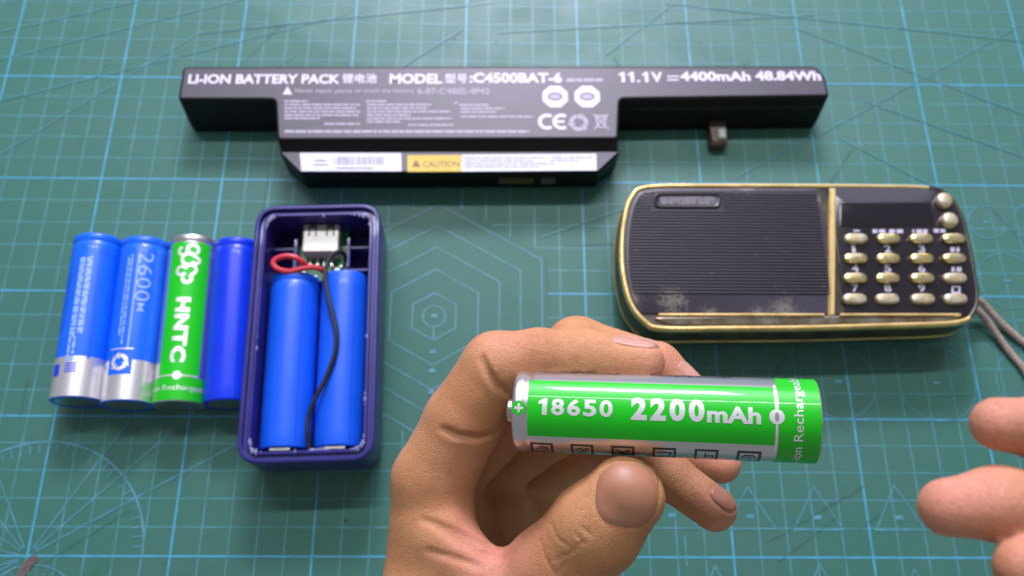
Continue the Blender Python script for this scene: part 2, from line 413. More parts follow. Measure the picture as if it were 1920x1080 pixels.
# ------------------------------------------------------------------ laptop battery pack
pk = thing('laptop_battery', 'long black laptop battery pack with white lettering on top', 'laptop battery', (16.8, 17.5, 0))
PO = Matrix.Translation(Vector((-16.8, -17.5, 0)))
ZT = 1.95
def P2(L, z): return [tuple(atz(x, y, z)[:2]) for x, y in L]
top = P2([(343, 124), (333, 187), (515, 187), (519, 263), (1160, 261), (1163, 186), (1556, 181), (1549, 145), (1530, 123)], ZT)
o_ = round_poly(ccw(top), .2, 5)
def lean(P, z): return [(p[0], p[1] - (.40 * (ZT - z) / ZT if p[1] < 18.4 else 0), z) for p in P]   # the front wall leans out towards its foot
R = [lean(inset(o_, .09), 0), lean(inset(o_, .03), .25), lean(o_, .6), lean(o_, ZT - .1)]
for k in range(1, 4):
    a = math.pi / 2 * k / 3; R.append(at_h(inset(o_, .1 * (1 - math.cos(a))), ZT - .1 + .1 * math.sin(a)))
MB().rings(R).build('body', BLACK, pk, False, M=PO)
top_l = inset(o_, .12)
MB().add(at_h(top_l, ZT + .003), [tuple(range(len(top_l)))]).build('label_face', PACKTOP_SHEEN, pk, False, M=PO)
zs = 1.6
sh = round_poly(ccw(P2([(524, 286), (562, 324), (1122, 322), (1161, 286)], zs) + [(21.2, 16.1), (7.75, 16.1)]), .05, 3)
shr = [at_h([(p[0], p[1] + (.1 if p[1] < 15.2 else 0)) for p in inset(sh, .05)], 0), at_h([(p[0], p[1] + (.08 if p[1] < 15.2 else 0)) for p in sh], .2), at_h(sh, zs - .1), at_h(inset(sh, .04), zs - .02), at_h(inset(sh, .1), zs)]
shelf = MB().rings(shr).build('shelf', BLACK, pk, False, M=PO)
ta, tb = P2([(519, 263), (1160, 261)], ZT); ba_, bb = P2([(527, 285.5), (1158, 285)], zs)
MB().rings([[(ta[0] + .05, ta[1] + .3, 1.9), (ta[0] + .05, ta[1] - .003, 1.86), (ba_[0], ba_[1], zs + .006), (ba_[0], ta[1] + .3, zs + .006)], [(tb[0] - .05, tb[1] + .3, 1.9), (tb[0] - .05, tb[1] - .003, 1.86), (bb[0], bb[1], zs + .006), (bb[0], tb[1] + .3, zs + .006)]]).build('sloped_face', BLACK, pk, False, M=PO)
sh_front = atz(840, 323, zs)[1] + .02
shl = inset(sh, .06); MB().add(at_h(shl, zs + .003), [tuple(range(len(shl)))]).build('shelf_face', PACKTOP_SHEEN, pk, False, M=PO)  # upper side takes the painted sheen colour, the walls stay black
def sticker(name, L, z, mat): 
    p = ccw(P2(L, z)); return MB().rings([at_h(p, z - .004), at_h(p, z)]).build(name, mat, pk, False, M=PO)
zk = zs + .012
st = sticker('white_sticker', [(562, 286.5), (565, 321), (753, 321), (752, 287)], zk, PAPER)
g = MB()
x = 625
while x < 718:
    wd = rnd.choice((1.0, 1.5, 2.4)); p = P2([(x, 294), (x, 309), (x + wd, 309), (x + wd, 294)], zk + .003); g.add(at_h(p, zk + .003), [(0, 1, 2, 3)]); x += wd + rnd.choice((1.2, 2, 3))
for (a, b, y) in ((590, 612, 300), (588, 615, 308), (630, 700, 314)):
    p = P2([(a, y), (a, y + 2.5), (b, y + 2.5), (b, y)], zk + .003); g.add(at_h(p, zk + .003), [(0, 1, 2, 3)])
g.build('barcode', GREYINK, pk, False, M=PO)
sticker('caution_sticker', [(764, 291), (764, 322), (865, 321.5), (865, 290.5)], zk, YELLOW)
sticker('warning_sticker', [(865.5, 290), (865.5, 321.5), (1119, 319.5), (1118, 288)], zk, PAPER)
def flat_text(body, x0, x1, yb, yt, z, mat, off=0.0, name='lettering', ang=0):
    """text on a horizontal face: baseline from pixel (x0,yb) to (x1,yb), cap height up to yt"""
    a, b, c = atz(x0, yb, z), atz(x1, yb, z), atz(x0, yt, z)
    V, F = (digits if body[0].isdigit() and body != '6-87-C480S-4P42' and 'A' not in body and 'W' not in body else text_fit)(body, np.hypot(*(b - a)[:2]), abs(c[1] - a[1]), off)
    d = (b - a)[:2]; d /= np.hypot(*d); n = np.array([-d[1], d[0]])
    return MB().add([(*(a[:2] + d * v[0] + n * v[1]), z) for v in V], F).build(name, mat, pk, False, M=PO)
flat_text('CAUTION', 793, 861, 313, 302, zk + .004, BROWNINK, .01)
g = MB(); g.add(at_h(P2([(772, 313), (789, 313), (780, 299)], zk), zk + .004), [(0, 1, 2)]); g.build('warning_mark', BROWNINK, pk, False, M=PO)
def smallprint(rows, z, mat, name, parent_M=PO, par=pk, hh=3.2):
    g = MB()
    for (xa, xb, y) in rows:
        x = xa
        while x < xb:
            wd = min(rnd.uniform(6, 22), xb - x); p = P2([(x, y), (x, y + hh), (x + wd, y + hh), (x + wd, y)], z)
            g.add(at_h(p, z), [(0, 1, 2, 3)]); x += wd + rnd.uniform(1.5, 2.5)
    return g.build(name, mat, par, False, M=parent_M)
smallprint([(870, 1020, 295), (872, 1000, 300.5), (870, 1040, 306), (871, 1010, 311.5), (1035, 1110, 294.5), (1030, 1085, 300)], zk + .004, GREYINK, 'warning_text', hh=2)
zt = ZT + .008
flat_text('LI-ION BATTERY PACK', 352, 637, 157, 139, zt, WPRINT, .035)
flat_text('锂电池', 641, 706, 156, 138, zt, WPRINT, .015)
flat_text('MODEL', 730, 829, 157, 138, zt, WPRINT, .04)
flat_text('型号', 834, 876, 156, 138, zt, WPRINT, .015)
flat_text(':C4500BAT-6', 880, 1054, 155.5, 136, zt, WPRINT, .04)
flat_text('11.1V', 1161, 1243, 154, 135, zt, WPRINT, .04)
g = MB()
for y in (142, 148.5): p = P2([(1251, y), (1251, y + 2.6), (1273, y + 2.4), (1273, y - .2)], zt); g.add(at_h(p, zt), [(0, 1, 2, 3)])
g.build('direct_current_mark', WPRINT, pk, False, M=PO)
flat_text('4400mAh', 1276, 1408, 152, 134, zt, WPRINT, .04)
flat_text('48.84Wh', 1417, 1540, 151, 133, zt, WPRINT, .04)
flat_text('6-87-C480S-4P42', 783, 918, 176.5, 165, zt, GPRINT, .01)
flat_text('Never inject, pierce or crush the battery', 553, 776, 176, 166, zt, GPRINT, .006)
smallprint([(1062, 1132, 147)], zt, GPRINT, 'small_text', hh=6)
smallprint([(533, 578, 188), (533, 675, 194.5), (533, 668, 201), (533, 678, 207.5), (533, 672, 214), (533, 600, 220), (608, 675, 230.5),
            (686, 724, 188), (688, 808, 194.5), (688, 800, 201), (688, 845, 207.5), (688, 770, 214), (688, 847, 220.5), (688, 750, 226.5), (765, 850, 232.5),
            (860, 917, 195), (864, 945, 201.5), (864, 930, 208), (864, 1001, 217), (852, 858, 191)], zt, GPRINT, 'fine_print', hh=3.4)
smallprint([(534, 992, 244)], zt, GPRINT, 'bottom_line', hh=5)
g = MB(); V, F = text_fit('▲', .36, .34); a = atz(530, 177, zt)
g.add(at_h(P2([(530, 177), (548, 177), (539, 162)], zt), zt), [(0, 1, 2)]); g.build('triangle_mark', WPRINT, pk, False, M=PO)
def mark(px, py, shapes, name, mat=WPRINT):
    g = MB(); c = atz(px, py, zt)
    for s_ in shapes: s_(g, c)
    return g.build(name, mat, pk, False, M=PO)
def octa(g, c, ro=.56, ri=.25):
    n = 16; V = []
    for k in range(n):
        a = 2 * math.pi * k / n + math.pi / 8; q = math.cos(math.pi / 8) / math.cos(((a - math.pi / 8) % (math.pi / 4)) - math.pi / 8)
        V += [(c[0] + ro * q * math.cos(a), c[1] + ro * q * math.sin(a), zt), (c[0] + ri * 1.25 * math.cos(a), c[1] + ri * .8 * math.sin(a), zt)]
    g.add(V, [(2 * k, 2 * ((k + 1) % n), 2 * ((k + 1) % n) + 1, 2 * k + 1) for k in range(n)])
for px in (1041, 1101):
    mark(px, 181, [lambda g, c: octa(g, c)], 'octagon_seal')
    mark(px, 181, [lambda g, c: g.add([(c[0] + .2 * math.cos(a) * 1.2, c[1] + .13 * math.sin(a), zt) for a in (k * math.pi / 6 for k in range(12))], [tuple(range(12))])], 'seal_centre', GPRINT)
def cee(g, c, bar):
    g.pline(arc(c, .30, 55, 305, 20), .15, zt)
    if bar: g.strip((c[0] - .26, c[1]), (c[0] + .12, c[1]), .12, zt + .002)
mark(1026, 228, [lambda g, c: cee(g, c, False)], 'conformity_mark'); mark(1053, 228, [lambda g, c: cee(g, c, True)], 'conformity_mark')
def recyc(g, c, r=.36, z=None):
    z = z or zt
    for k in range(3):
        a0 = 90 + 120 * k; g.pline(arc(c, r * .72, a0 + 12, a0 + 92, 8), r * .4, z)
        t = math.radians(a0 + 95); q = Vector((c[0], c[1])) + r * .72 * Vector((math.cos(t), math.sin(t))); d = Vector((-math.sin(t), math.cos(t))); n = Vector((math.cos(t), math.sin(t)))
        g.add([(*(q + n * r * .42), z), (*(q + d * r * .5), z), (*(q - n * r * .42), z)], [(0, 1, 2)])
mark(1085, 230, [lambda g, c: recyc(g, c, .42)], 'recycling_mark', GPRINT)
def bin_(g, c):
    g.pline([(c[0] - .2, c[1] + .22), (c[0] - .12, c[1] - .25), (c[0] + .12, c[1] - .25), (c[0] + .2, c[1] + .22)], .07, zt, True)
    g.strip((c[0] - .28, c[1] + .28), (c[0] + .28, c[1] + .28), .07, zt); g.strip((c[0] - .3, c[1] - .36), (c[0] + .3, c[1] + .36), .06, zt + .002); g.strip((c[0] + .3, c[1] - .36), (c[0] - .3, c[1] + .36), .06, zt + .004)
mark(1127, 228, [bin_], 'bin_mark', GPRINT)
# seam along both arms, slots on the front, latch
wa, wb = P2([(1166, 186), (1553, 181)], ZT); g = MB(); g.rings([at_h(ccw([(wa[0] + .1, wa[1] - .135), (wb[0] - .1, wb[1] - .135), (wb[0] - .1, wb[1] + .2), (wa[0] + .1, wa[1] + .2)]), z) for z in (1.36, 1.42)])
g.build('seam', pbr('seam', (.05, .03, .02), .5), pk, M=PO)
for (xa, xb, nm, mt) in ((935, 1000, 'connector_slot', pbr('slot_olive', (.10, .09, .035), .4, metal=.3)), (1014, 1041, 'charge_button', pbr('slot_grey', (.09, .095, .085), .5))):
    a = atz(xa, 335, .9); b = atz(xb, 335, .9)
    oo = round_poly([(a[0], .66), (b[0], .66), (b[0], 1.1), (a[0], 1.1)], .05 if xb - xa > 40 else .15, 4)
    fy = lambda z: sh_front; MB().rings([[(p[0], fy(p[1]) + .1, p[1]) for p in oo], [(p[0], fy(p[1]) - .012, p[1]) for p in oo], [(p[0], fy(p[1]) - .004, p[1]) for p in inset(oo, .03)]]).build(nm, mt, pk, M=PO)
BRZ = pbr('latch_bronze', (.10, .075, .06), .4, metal=.4); 
c = atz(1346, 255, .45)
lt = MB(); lt.rings([at_h(round_poly([(c[0] - .36 + .06 * k, 16.55 + .12 * k), (c[0] + .36 - .06 * k, 16.55 + .12 * k), (c[0] + .36, 17.9), (c[0] - .36, 17.9)], .12, 4), z) for k, z in ((0, .02), (0, .5), (1, .62))])
latch = lt.build('latch', BRZ, pk, M=PO)
MB().rings([at_h(round_poly([(c[0] - .05 + i_, 16.75 + i_), (c[0] + .27 - i_, 16.75 + i_), (c[0] + .27 - i_, 17.2 - i_), (c[0] - .05 + i_, 17.2 - i_)], .08, 3), z) for i_, z in ((0, .55), (0, .75), (.05, .8))]).build('latch_tip', pbr('latch_tip', (.55, .55, .48), .4), latch, M=PO)

# ------------------------------------------------------------------ round cells
def cell_M(neg, pos, face):              # local Z runs from the negative to the positive end, local X points along "face"
    neg, pos, face = Vector(neg), Vector(pos), Vector(face); z = (pos - neg).normalized(); x = (face - z * face.dot(z)).normalized(); y = z.cross(x)
    return Matrix(((x.x, y.x, z.x, neg.x), (x.y, y.y, z.y, neg.y), (x.z, y.z, z.z, neg.z), (0, 0, 0, 1)))
def make_cell(label, group, neg, pos, face, R, sleeve, nub=True, groove=True):
    L = (Vector(pos) - Vector(neg)).length; M = cell_M(neg, pos, face)
    t = thing('battery', label, 'battery', (0, 0, 0), group)
    t.matrix_world = Matrix.Translation(M.translation * CM) @ M.to_3x3().to_4x4()
    pr = [(R * .80, .012), (R - .09, 0), (R - .04, .008), (R - .01, .035), (R, .09)]
    for k in range(1, 13): pr.append((R, .09 + (L - .75) * k / 12))
    if sleeve in (BLUE2, BLUE3):             # lengthwise seam of the shrink wrap
        a0 = rnd.uniform(18, 40); V, F = patch(.5, L - .15, a0, a0 + 2.2, R); cyl(t, L, R, V, F, SEAM, 'wrap_seam', .003)
    if groove: pr += [(R, L - .46), (R - .012, L - .40), (R - .035, L - .35), (R - .038, L - .31), (R - .012, L - .25), (R, L - .2)]
    pr += [(R, L - .1), (R - .012, L - .045), (R - .05, L - .008), (R - .12, L), (R * .78, L - .008)]
    MB().lathe(pr, 96, False, False).build('sleeve', sleeve, t, angle=50)
    MB().lathe([(.001, .02), (R * .82, .02)], 48, False, False).build('negative_terminal', STEEL, t)
    MB().lathe([(R * .80, L - .02), (.46, L - .02), (.44, L + .0), (.30, L + .02), (.29, L + (.17 if nub else .04)), (.25, L + (.21 if nub else .06)), (.001, L + (.22 if nub else .065))], 48, False, False).build('positive_terminal', STEEL, t)
    return t, L
def cyl(t, L, R, V, F, mat, name, lift=.006):   # V in (u from the positive end, arc length)
    P = [(R_ * math.cos(v / R), R_ * math.sin(v / R), L - u) for (u, v) in V for R_ in (R + lift,)]
    return build(name, P, [tuple(reversed(f)) for f in F], mat, t, True, 80)
def patch(u0, u1, a0, a1, R):
    n = max(2, int((a1 - a0) / 3)); m = 4; V = []; F = []
    for i in range(n + 1):
        for j in range(m + 1): V.append((u0 + (u1 - u0) * j / m, math.radians(a0 + (a1 - a0) * i / n) * R))
    for i in range(n):
        for j in range(m): k = i * (m + 1) + j; F.append((k, k + 1, k + m + 2, k + m + 1))
    return V, F
def ctext(t, L, R, body, u0, wd, a_mid, h, mat, off=0.0, vert=False, lift=.010, shear=0.0, name='lettering', spacing=1.0):
    V, F = digits(body, wd, h, off) if body in ('18650', '2200', '2600') else text_fit(body, wd, h, off, shear, spacing)
    V[:, 1] -= h / 2
    if vert: V = np.stack([-V[:, 1], V[:, 0] - wd / 2], 1)
    else: V = V + np.array([0, 0])
    V, F = cut(V, F, .07)
    V[:, 0] += u0; V[:, 1] += math.radians(a_mid) * R
    return cyl(t, L, R, V, F, mat, name, lift)
def flat_on(t, L, R, g, mat, name, lift=.010):
    V = np.array([v[:2] for v in g.v]); V, F = cut(V, g.f, .07); return cyl(t, L, R, V, F, mat, name, lift)
def small_on(t, L, R, rows, mat, name, lift=.009, hh=.07):
    g = MB()
    for (u0, u1, a) in rows:
        u = u0; v = math.radians(a) * R
        while u < u1:
            wd = min(rnd.uniform(.08, .34), u1 - u); g.add([(u, v - hh / 2, 0), (u + wd, v - hh / 2, 0), (u + wd, v + hh / 2, 0), (u, v + hh / 2, 0)], [(0, 1, 2, 3)]); u += wd + rnd.uniform(.03, .06)
    return flat_on(t, L, R, g, mat, name, lift)
def green_cell(label, group, neg, pos, face, R, back=False):
    t, L = make_cell(label, group, neg, pos, face, R, FOIL)
    sh_ = 180 if back else 0                     # which side carries which panel: the same print, the cell lies turned
    A = lambda a: a + sh_
    u1 = L - .97
    V, F = patch(.36, u1, A(-36), A(49), R); cyl(t, L, R, V, F, GREEN, 'label_panel', .004)
    V, F = patch(u1 + .07, L - .045, -180, 180, R); cyl(t, L, R, V, F, GREENB, 'end_band', .004)
    V, F = patch(.36, u1, A(144), A(240), R); cyl(t, L, R, V, F, GREEN, 'label_panel', .004)
    ctext(t, L, R, '18650', .60, 1.60, A(7), .36, SPRINT, .03, spacing=1.15)
    ctext(t, L, R, '2200', 2.59, 1.53, A(8.5), .48, SPRINT, .045)
    ctext(t, L, R, 'mAh', 4.17, 1.10, A(4.5), .35, SPRINT, .035)
    for a_ in (A(4), A(190)):
        g = MB(); v = math.radians(a_) * R
        g.pline([(u1 + .03, v - .78), (u1 + .03, v - .16)], .045, 0); g.pline([(u1 + .03, v + .16), (u1 + .03, v + .78)], .045, 0)
        ring = arc((u1 + .03, v), .155, 0, 360, 24)[:-1]; hole = [(u1 + .03 + .042 * c_, v + .095 * s_) for c_, s_ in [(math.cos(2 * math.pi * k / 24), math.sin(2 * math.pi * k / 24)) for k in range(24)]]
        g.add([(*p, 0) for p in ring] + [(*p, 0) for p in hole], [(k, (k + 1) % 24, 24 + (k + 1) % 24, 24 + k) for k in range(24)])
        flat_on(t, L, R, g, SPRINT, 'minus_mark')
    ctext(t, L, R, 'Li-ion Rechargeable', L - .47, 2.75, A(2), .25, SPRINT, .004, vert=True)
    ctext(t, L, R, 'Li-ion Rechargeable', L - .47, 2.75, A(190), .25, SPRINT, .004, vert=True)
    g = MB(); c = (.17, math.radians(A(4)) * R); n = 24; outer = arc(c, .155, 0, 360, n)[:-1]
    g.add([(*p, 0) for p in outer], [tuple(range(n))]); flat_on(t, L, R, g, GREENB, 'plus_disc', .006)
    g = MB(); g.strip((c[0] - .095, c[1]), (c[0] + .095, c[1]), .055, 0); g.strip((c[0], c[1] - .095), (c[0], c[1] - .03), .055, 0); g.strip((c[0], c[1] + .03), (c[0], c[1] + .095), .055, 0); flat_on(t, L, R, g, SPRINT, 'plus_mark', .010)
    ctext(t, L, R, 'Capacity 2200mAh', .62, 1.7, A(77), .17, KPRINT, .002)
    ctext(t, L, R, 'Charging Voltage', 3.0, 1.75, A(77), .17, KPRINT, .002)
    small_on(t, L, R, [(.6, 2.6, A(93)), (3.0, 4.9, A(93)), (.6, 2.3, A(106)), (3.0, 5.1, A(106))], KPRINT, 'small_text')
    for k in range(6):
        g = MB(); x0 = .40 + .885 * k; v1 = math.radians(A(-49)) * R; s_ = .50; bw = .055
        for (a, b, cc, d) in ((x0, x0 + s_, v1 - bw, v1), (x0, x0 + s_, v1 - s_, v1 - s_ + bw), (x0, x0 + bw, v1 - s_ + bw, v1 - bw), (x0 + s_ - bw, x0 + s_, v1 - s_ + bw, v1 - bw)):
            g.add([(a, cc, 0), (b, cc, 0), (b, d, 0), (a, d, 0)], [(0, 1, 2, 3)])
        m_ = (x0 + s_ / 2, v1 - s_ / 2)
        pics = [[((-.14, -.02), (0, .13), (.14, .02), (0, -.13))], [((-.16, 0), (-.05, .1), (.05, .03), (.16, .09)), ((-.12, -.1), (.1, -.07))], [((-.16, .12), (.14, -.12)), ((-.1, -.14), (.06, .05), (.16, .1))],
                [((-.15, .08), (.15, .08), (.1, -.12), (-.1, -.12))], [((-.02, .12), (-.02, -.12)), ((-.02, 0), (.14, .02), (.14, -.1))], [((-.15, -.02), (-.08, .1), (.08, .1), (.15, -.02)), ((-.06, 0), (.06, 0))]][k]
        for q, P in enumerate(pics): g.pline([(m_[0] + a, m_[1] + b) for a, b in P], .032, 0)
        if k < 3: g.strip((m_[0] - .13, m_[1] - .16), (m_[0] + .13, m_[1] + .14), .022, 0)
        flat_on(t, L, R, g, KPRINT, 'icon', .007 + .0005 * k)
    ctext(t, L, R, 'HNTC', 2.62, 2.5, A(188), .54, SPRINT, .05, spacing=1.1)
    g = MB(); v = math.radians(A(190)) * R                    # rounded white emblem above the lettering
    for (u, dv, r_, a0) in ((.68, .14, .2, 40), (.74, -.2, .17, 200), (1.08, .02, .24, 120), (1.12, .27, .13, 300), (1.5, .12, .2, 10), (1.55, -.2, .17, 160), (1.86, .02, .16, 250)):
        g.pline(arc((u, v + dv), r_, a0, a0 + 255, 14), .12, 0)
    flat_on(t, L, R, g, SPRINT, 'emblem')
    return t
GRP = 'batteries lying in a row on the mat'
RB = .92
UP = (0, 0, 1)
def tilt(a): return (math.sin(math.radians(a)), 0, math.cos(math.radians(a)))
# two blue and silver cells
def blue_silver(label, neg, pos, roll, kind):
    t, L = make_cell(label, GRP, neg, pos, tilt(roll), RB, BLUE1, nub=False)
    V, F = patch(L - 1.52, L - .05, -180, 180, RB); cyl(t, L, RB, V, F, SILVER, 'silver_band', .004)
    if kind == 0:
        small_on(t, L, RB, [(1.05, 4.05, 8), (1.05, 4.3, -8), (1.05, 4.2, -2), (1.0, 4.1, 14), (4.2, 5.1, 2), (4.3, 5.2, -8)], LBLUE, 'small_text', hh=.10)
        small_on(t, L, RB, [(1.6, 3.8, -34), (1.6, 3.9, -44), (1.2, 3.0, 32), (2.9, 5.0, 36), (.6, 1.0, 45)], BLUE3, 'faint_text', hh=.09)
        g = MB(); 
        for (u, a, wd) in ((L - 1.25, -36, .34), (L - 1.3, 2, .4)):
            v = math.radians(a) * RB; g.add([(u, v - wd / 2, 0), (u + .44, v - wd / 2, 0), (u + .44, v + wd / 2, 0), (u, v + wd / 2, 0)], [(0, 1, 2, 3)]) if a < 0 else [g.strip((u + q, v - .2), (u + q, v + .2), .05, 0) for q in (.05, .15, .25, .35)]
        flat_on(t, L, RB, g, BLUE2, 'printed_square')
    else:
        ctext(t, L, RB, '2600', .72, 1.95, 26, .50, LBLUE, -.004, shear=.25)
        ctext(t, L, RB, 'M', 2.75, .32, 25, .24, LBLUE, .01)
        g = MB(); v = math.radians(9) * RB; g.strip((.75, v), (L - 1.95, v), .05, 0); flat_on(t, L, RB, g, LBLUE, 'printed_line')
        small_on(t, L, RB, [(.8, 4.4, -6), (.9, 4.0, -14)], LBLUE, 'small_text', hh=.07)
        g = MB(); u0 = L - 1.95; v0 = math.radians(-7) * RB; g.add([(u0, v0 - .42, 0), (u0 + .98, v0 - .42, 0), (u0 + .98, v0 + .46, 0), (u0, v0 + .46, 0)], [(0, 1, 2, 3)]); flat_on(t, L, RB, g, BLUE1, 'recycling_panel', .008)
        g = MB(); g.pline([(u0 + .02, v0 - .42), (u0 + .02, v0 + .46)], .04, 0); recyc(g, (u0 + .52, v0 + .02), .34, 1e-9)
        flat_on(t, L, RB, g, SPRINT, 'recycling_mark', .013)
        g = MB(); v = math.radians(-48) * RB; g.strip((L - 1.28, v - .1), (L - 1.28, v + .12), .14, 0); flat_on(t, L, RB, g, LBLUE, 'printed_square')
    return t
blue_silver('blue and silver battery with fine print, leftmost of the row on the mat', (1.19, 5.28, RB), (.90, 11.72, RB), 0, 0)
blue_silver('blue and silver battery printed 2600 with a recycling mark on the mat', (3.04, 5.16, RB), (2.76, 11.6, RB), 0, 1)
green_cell('green and silver battery lying on the mat between two blue ones', GRP, (4.89, 5.16, RB), (4.60, 11.7, RB), tilt(10 - 190), RB)
t4, L4 = make_cell('plain deep blue battery against the indigo case', GRP, (6.68, 5.22, RB), (6.32, 11.6, RB), UP, RB - .03, BLUE2, nub=False)

# ------------------------------------------------------------------ open indigo power bank case
CZ = Matrix.Translation(Vector((9.83, 7.8, 0))) @ Matrix.Rotation(math.radians(1.9), 4, 'Z')
case = thing('power_bank_case', 'open indigo plastic power bank case lying on the mat', 'case', (9.83, 7.8, 0)); case.rotation_euler.z = math.radians(1.9)
W2, H2 = 2.36, 4.88
oc = round_poly([(-W2, -H2), (W2, -H2), (W2, H2), (-W2, H2)], .85, 8)
R = [at_h(inset(oc, .28), 0), at_h(inset(oc, .12), .06), at_h(inset(oc, .05), .22), at_h(oc, .6), at_h(oc, 2.28)]
for k in range(1, 4): a = math.pi / 2 * k / 3; R.append(at_h(inset(oc, .07 * (1 - math.cos(a))), 2.33 + .07 * math.sin(a)))
R += [at_h(inset(oc, .13), 2.40), at_h(inset(oc, .16), 2.37), at_h(inset(oc, .17), 2.2), at_h(inset(oc, .29), 2.2), at_h(inset(oc, .30), 2.29), at_h(inset(oc, .33), 2.31), at_h(inset(oc, .39), 2.31), at_h(inset(oc, .42), 2.28), at_h(inset(oc, .45), .25)]
MB().rings(R).build('shell', INDIGO, case, angle=40)
g = MB(); g.box(-1.9, -.98, 3.5, 3.58, .25, 1.3); g.box(.98, 1.9, 3.5, 3.58, .25, 1.3); g.build('rib', INDIGO, case)
for x in (-1.02, 1.02): MB().box(x - .05, x + .05, 2.7, 3.9, .25, 1.4).build('post', INDIGO, case)
MB().box(1.0, 1.9, 2.38, 2.46, .25, 1.75).build('rib', INDIGO, case)
g = MB()                                 # rough glue left along the lip
def blob(g, c, r, sq=(1, 1, .5), seed=0):
    q = random.Random(seed); R = []
    for j in range(1, 5):
        a = math.pi * j / 5; R.append([(c[0] + sq[0] * r * math.sin(a) * math.cos(b) * q.uniform(.7, 1.2), c[1] + sq[1] * r * math.sin(a) * math.sin(b) * q.uniform(.7, 1.2), c[2] - sq[2] * r * math.cos(a)) for b in (2 * math.pi * k / 7 for k in range(7))])
    g.rings(R)
lip = inset(oc, .40)
for k in range(95):
    i = rnd.randrange(len(lip)); p, q = lip[i - 1], lip[i]; f = rnd.random(); c = p * (1 - f) + q * f
    if (q - p).length > 2 and rnd.random() < .1: continue
    blob(g, (c.x + rnd.uniform(-.03, .04), c.y + rnd.uniform(-.04, .04), 2.29), rnd.uniform(.025, .065), (1, rnd.uniform(1, 2.6), .5), k)
for k in range(26): blob(g, (rnd.uniform(.1, .75), -4.46 + rnd.uniform(-.05, .06), 2.2), rnd.uniform(.04, .1), (1.3, .8, .7), 300 + k)
o = g.build('glue_residue', GLUE, case); o['kind'] = 'stuff'
def inside(p): return CZ @ Vector(p)
RC = .91
CG = 'cells inside the power bank case'
for (x, lab, al) in ((-.97, 'plain blue cell inside the indigo case under the red wire loop', 0), (.93, 'plain blue cell inside the indigo case beside its right wall', .02)):
    n_ = inside((x, -4.28, 1.2)); p_ = inside((x, 2.3 + al, 1.2)); f_ = (0, 0, 1)
    t, L = make_cell(lab, CG, n_, p_, f_, RC if x < 0 else RC - .02, BLUE3, nub=False, groove=(x < 0))
    MB().box(-.1, .82, -.35, .35, -.10, -.02).build('nickel_strip', NICKEL, t)
g = thing('circuit_board', 'small green circuit board with steel port inside the indigo case', 'circuit board', tuple(inside((0, 3.5, .8)))); g.rotation_euler.z = math.radians(1.9)
MB().rings([at_h(round_poly([(-.95, -1.15), (.92, -1.15), (.92, .95), (-.95, .95)], .05, 2), z) for z in (-.08, .08)]).build('board', PCB, g, False)
us = MB(); ou = round_poly([(-.72, -.22), (.66, -.24), (.68, .92), (-.72, .94)], .06, 3)
us.rings([at_h(ou, .08), at_h(ou, .76), at_h(inset(ou, .04), .8)]); port = us.build('usb_port', pbr('port_steel', (.60, .57, .52), .4, metal=.4, var=.1, vscale=300), g)
for x in (-.48, -.22, .2, .46): MB().box(x - .025, x + .025, .42, .88, .795, .812).build('slot', pbr('slot_dark', (.03, .025, .02), .6), port, False)
for x in (-.35, .33): MB().box(x - .13, x + .13, .74, .9, .796, .815).build('spring_clip', pbr('clip', (.12, .11, .09), .4, metal=.5), port, False)
for x in (-.5, -.22, .05, .33): MB().box(x - .04, x + .04, -.62, -.2, .1, .26).build('pin', SOLDER, g, False)
for (x, y, m_, s_) in ((.55, -.75, SOLDER, .13), (.34, -.62, CERAM, .09), (-.62, -.5, CERAM, .1), (.05, -.88, SOLDER, .11), (-.3, -1.0, SOLDER, .1), (.62, -1.02, SOLDER, .12), (-.75, -.78, SOLDER, .08), (.78, .0, CERAM, .08)):
    MB().box(x - s_ * .7, x + s_ * .7, y - s_ * .45, y + s_ * .45, .08, .08 + s_ * .9).build('chip', m_, g, False)
ci = Matrix.Rotation(math.radians(-1.9), 3, 'Z')
for x, y, z in ((609, 511, 1.3), (648, 493, 1.0), (640, 500, .95)):
    p = ci @ (Vector(atz(x, y, z)) - Vector(inside((0, 3.5, .8)))); m = MB(); blob(m, p, .10, (1.1, 1, .8), int(x)); m.build('solder_joint', SOLDER, g)
def wire(name, label, pts, r, mat, cat='wire'):
    P = catmull([tuple(atz(x, y, z)) for x, y, z in pts], 6, False); c = P[0]
    o = MB().tube([p - c for p in P], r, 10).build(name, mat); o.location = c * CM; return tag(o, label, cat)
wire('wire', 'red wire loop beside the steel port in the indigo case', [(609, 511, 1.5), (603, 506, 1.9), (588, 501, 2.05), (566, 504, 2.1), (541, 509, 2.1), (520, 504, 2.1), (512, 494, 2.1), (519, 485, 2.1), (538, 480, 2.1), (557, 484, 2.05), (568, 493, 1.9), (578, 501, 1.6)], .105, REDW)
wire('wire', 'black wire running down between the two cells in the indigo case', [(648, 493, 1.1), (647, 480, 1.5), (639, 472, 1.8), (627, 475, 1.9), (616, 488, 1.95), (610, 510, 2.1), (613, 545, 2.2), (624, 590, 2.25), (631, 625, 2.28), (627, 665, 2.25), (610, 710, 2.2), (589, 752, 2.15), (578, 785, 2.1), (577, 815, 2.1), (580, 846, 2.0)], .085, BLKW)

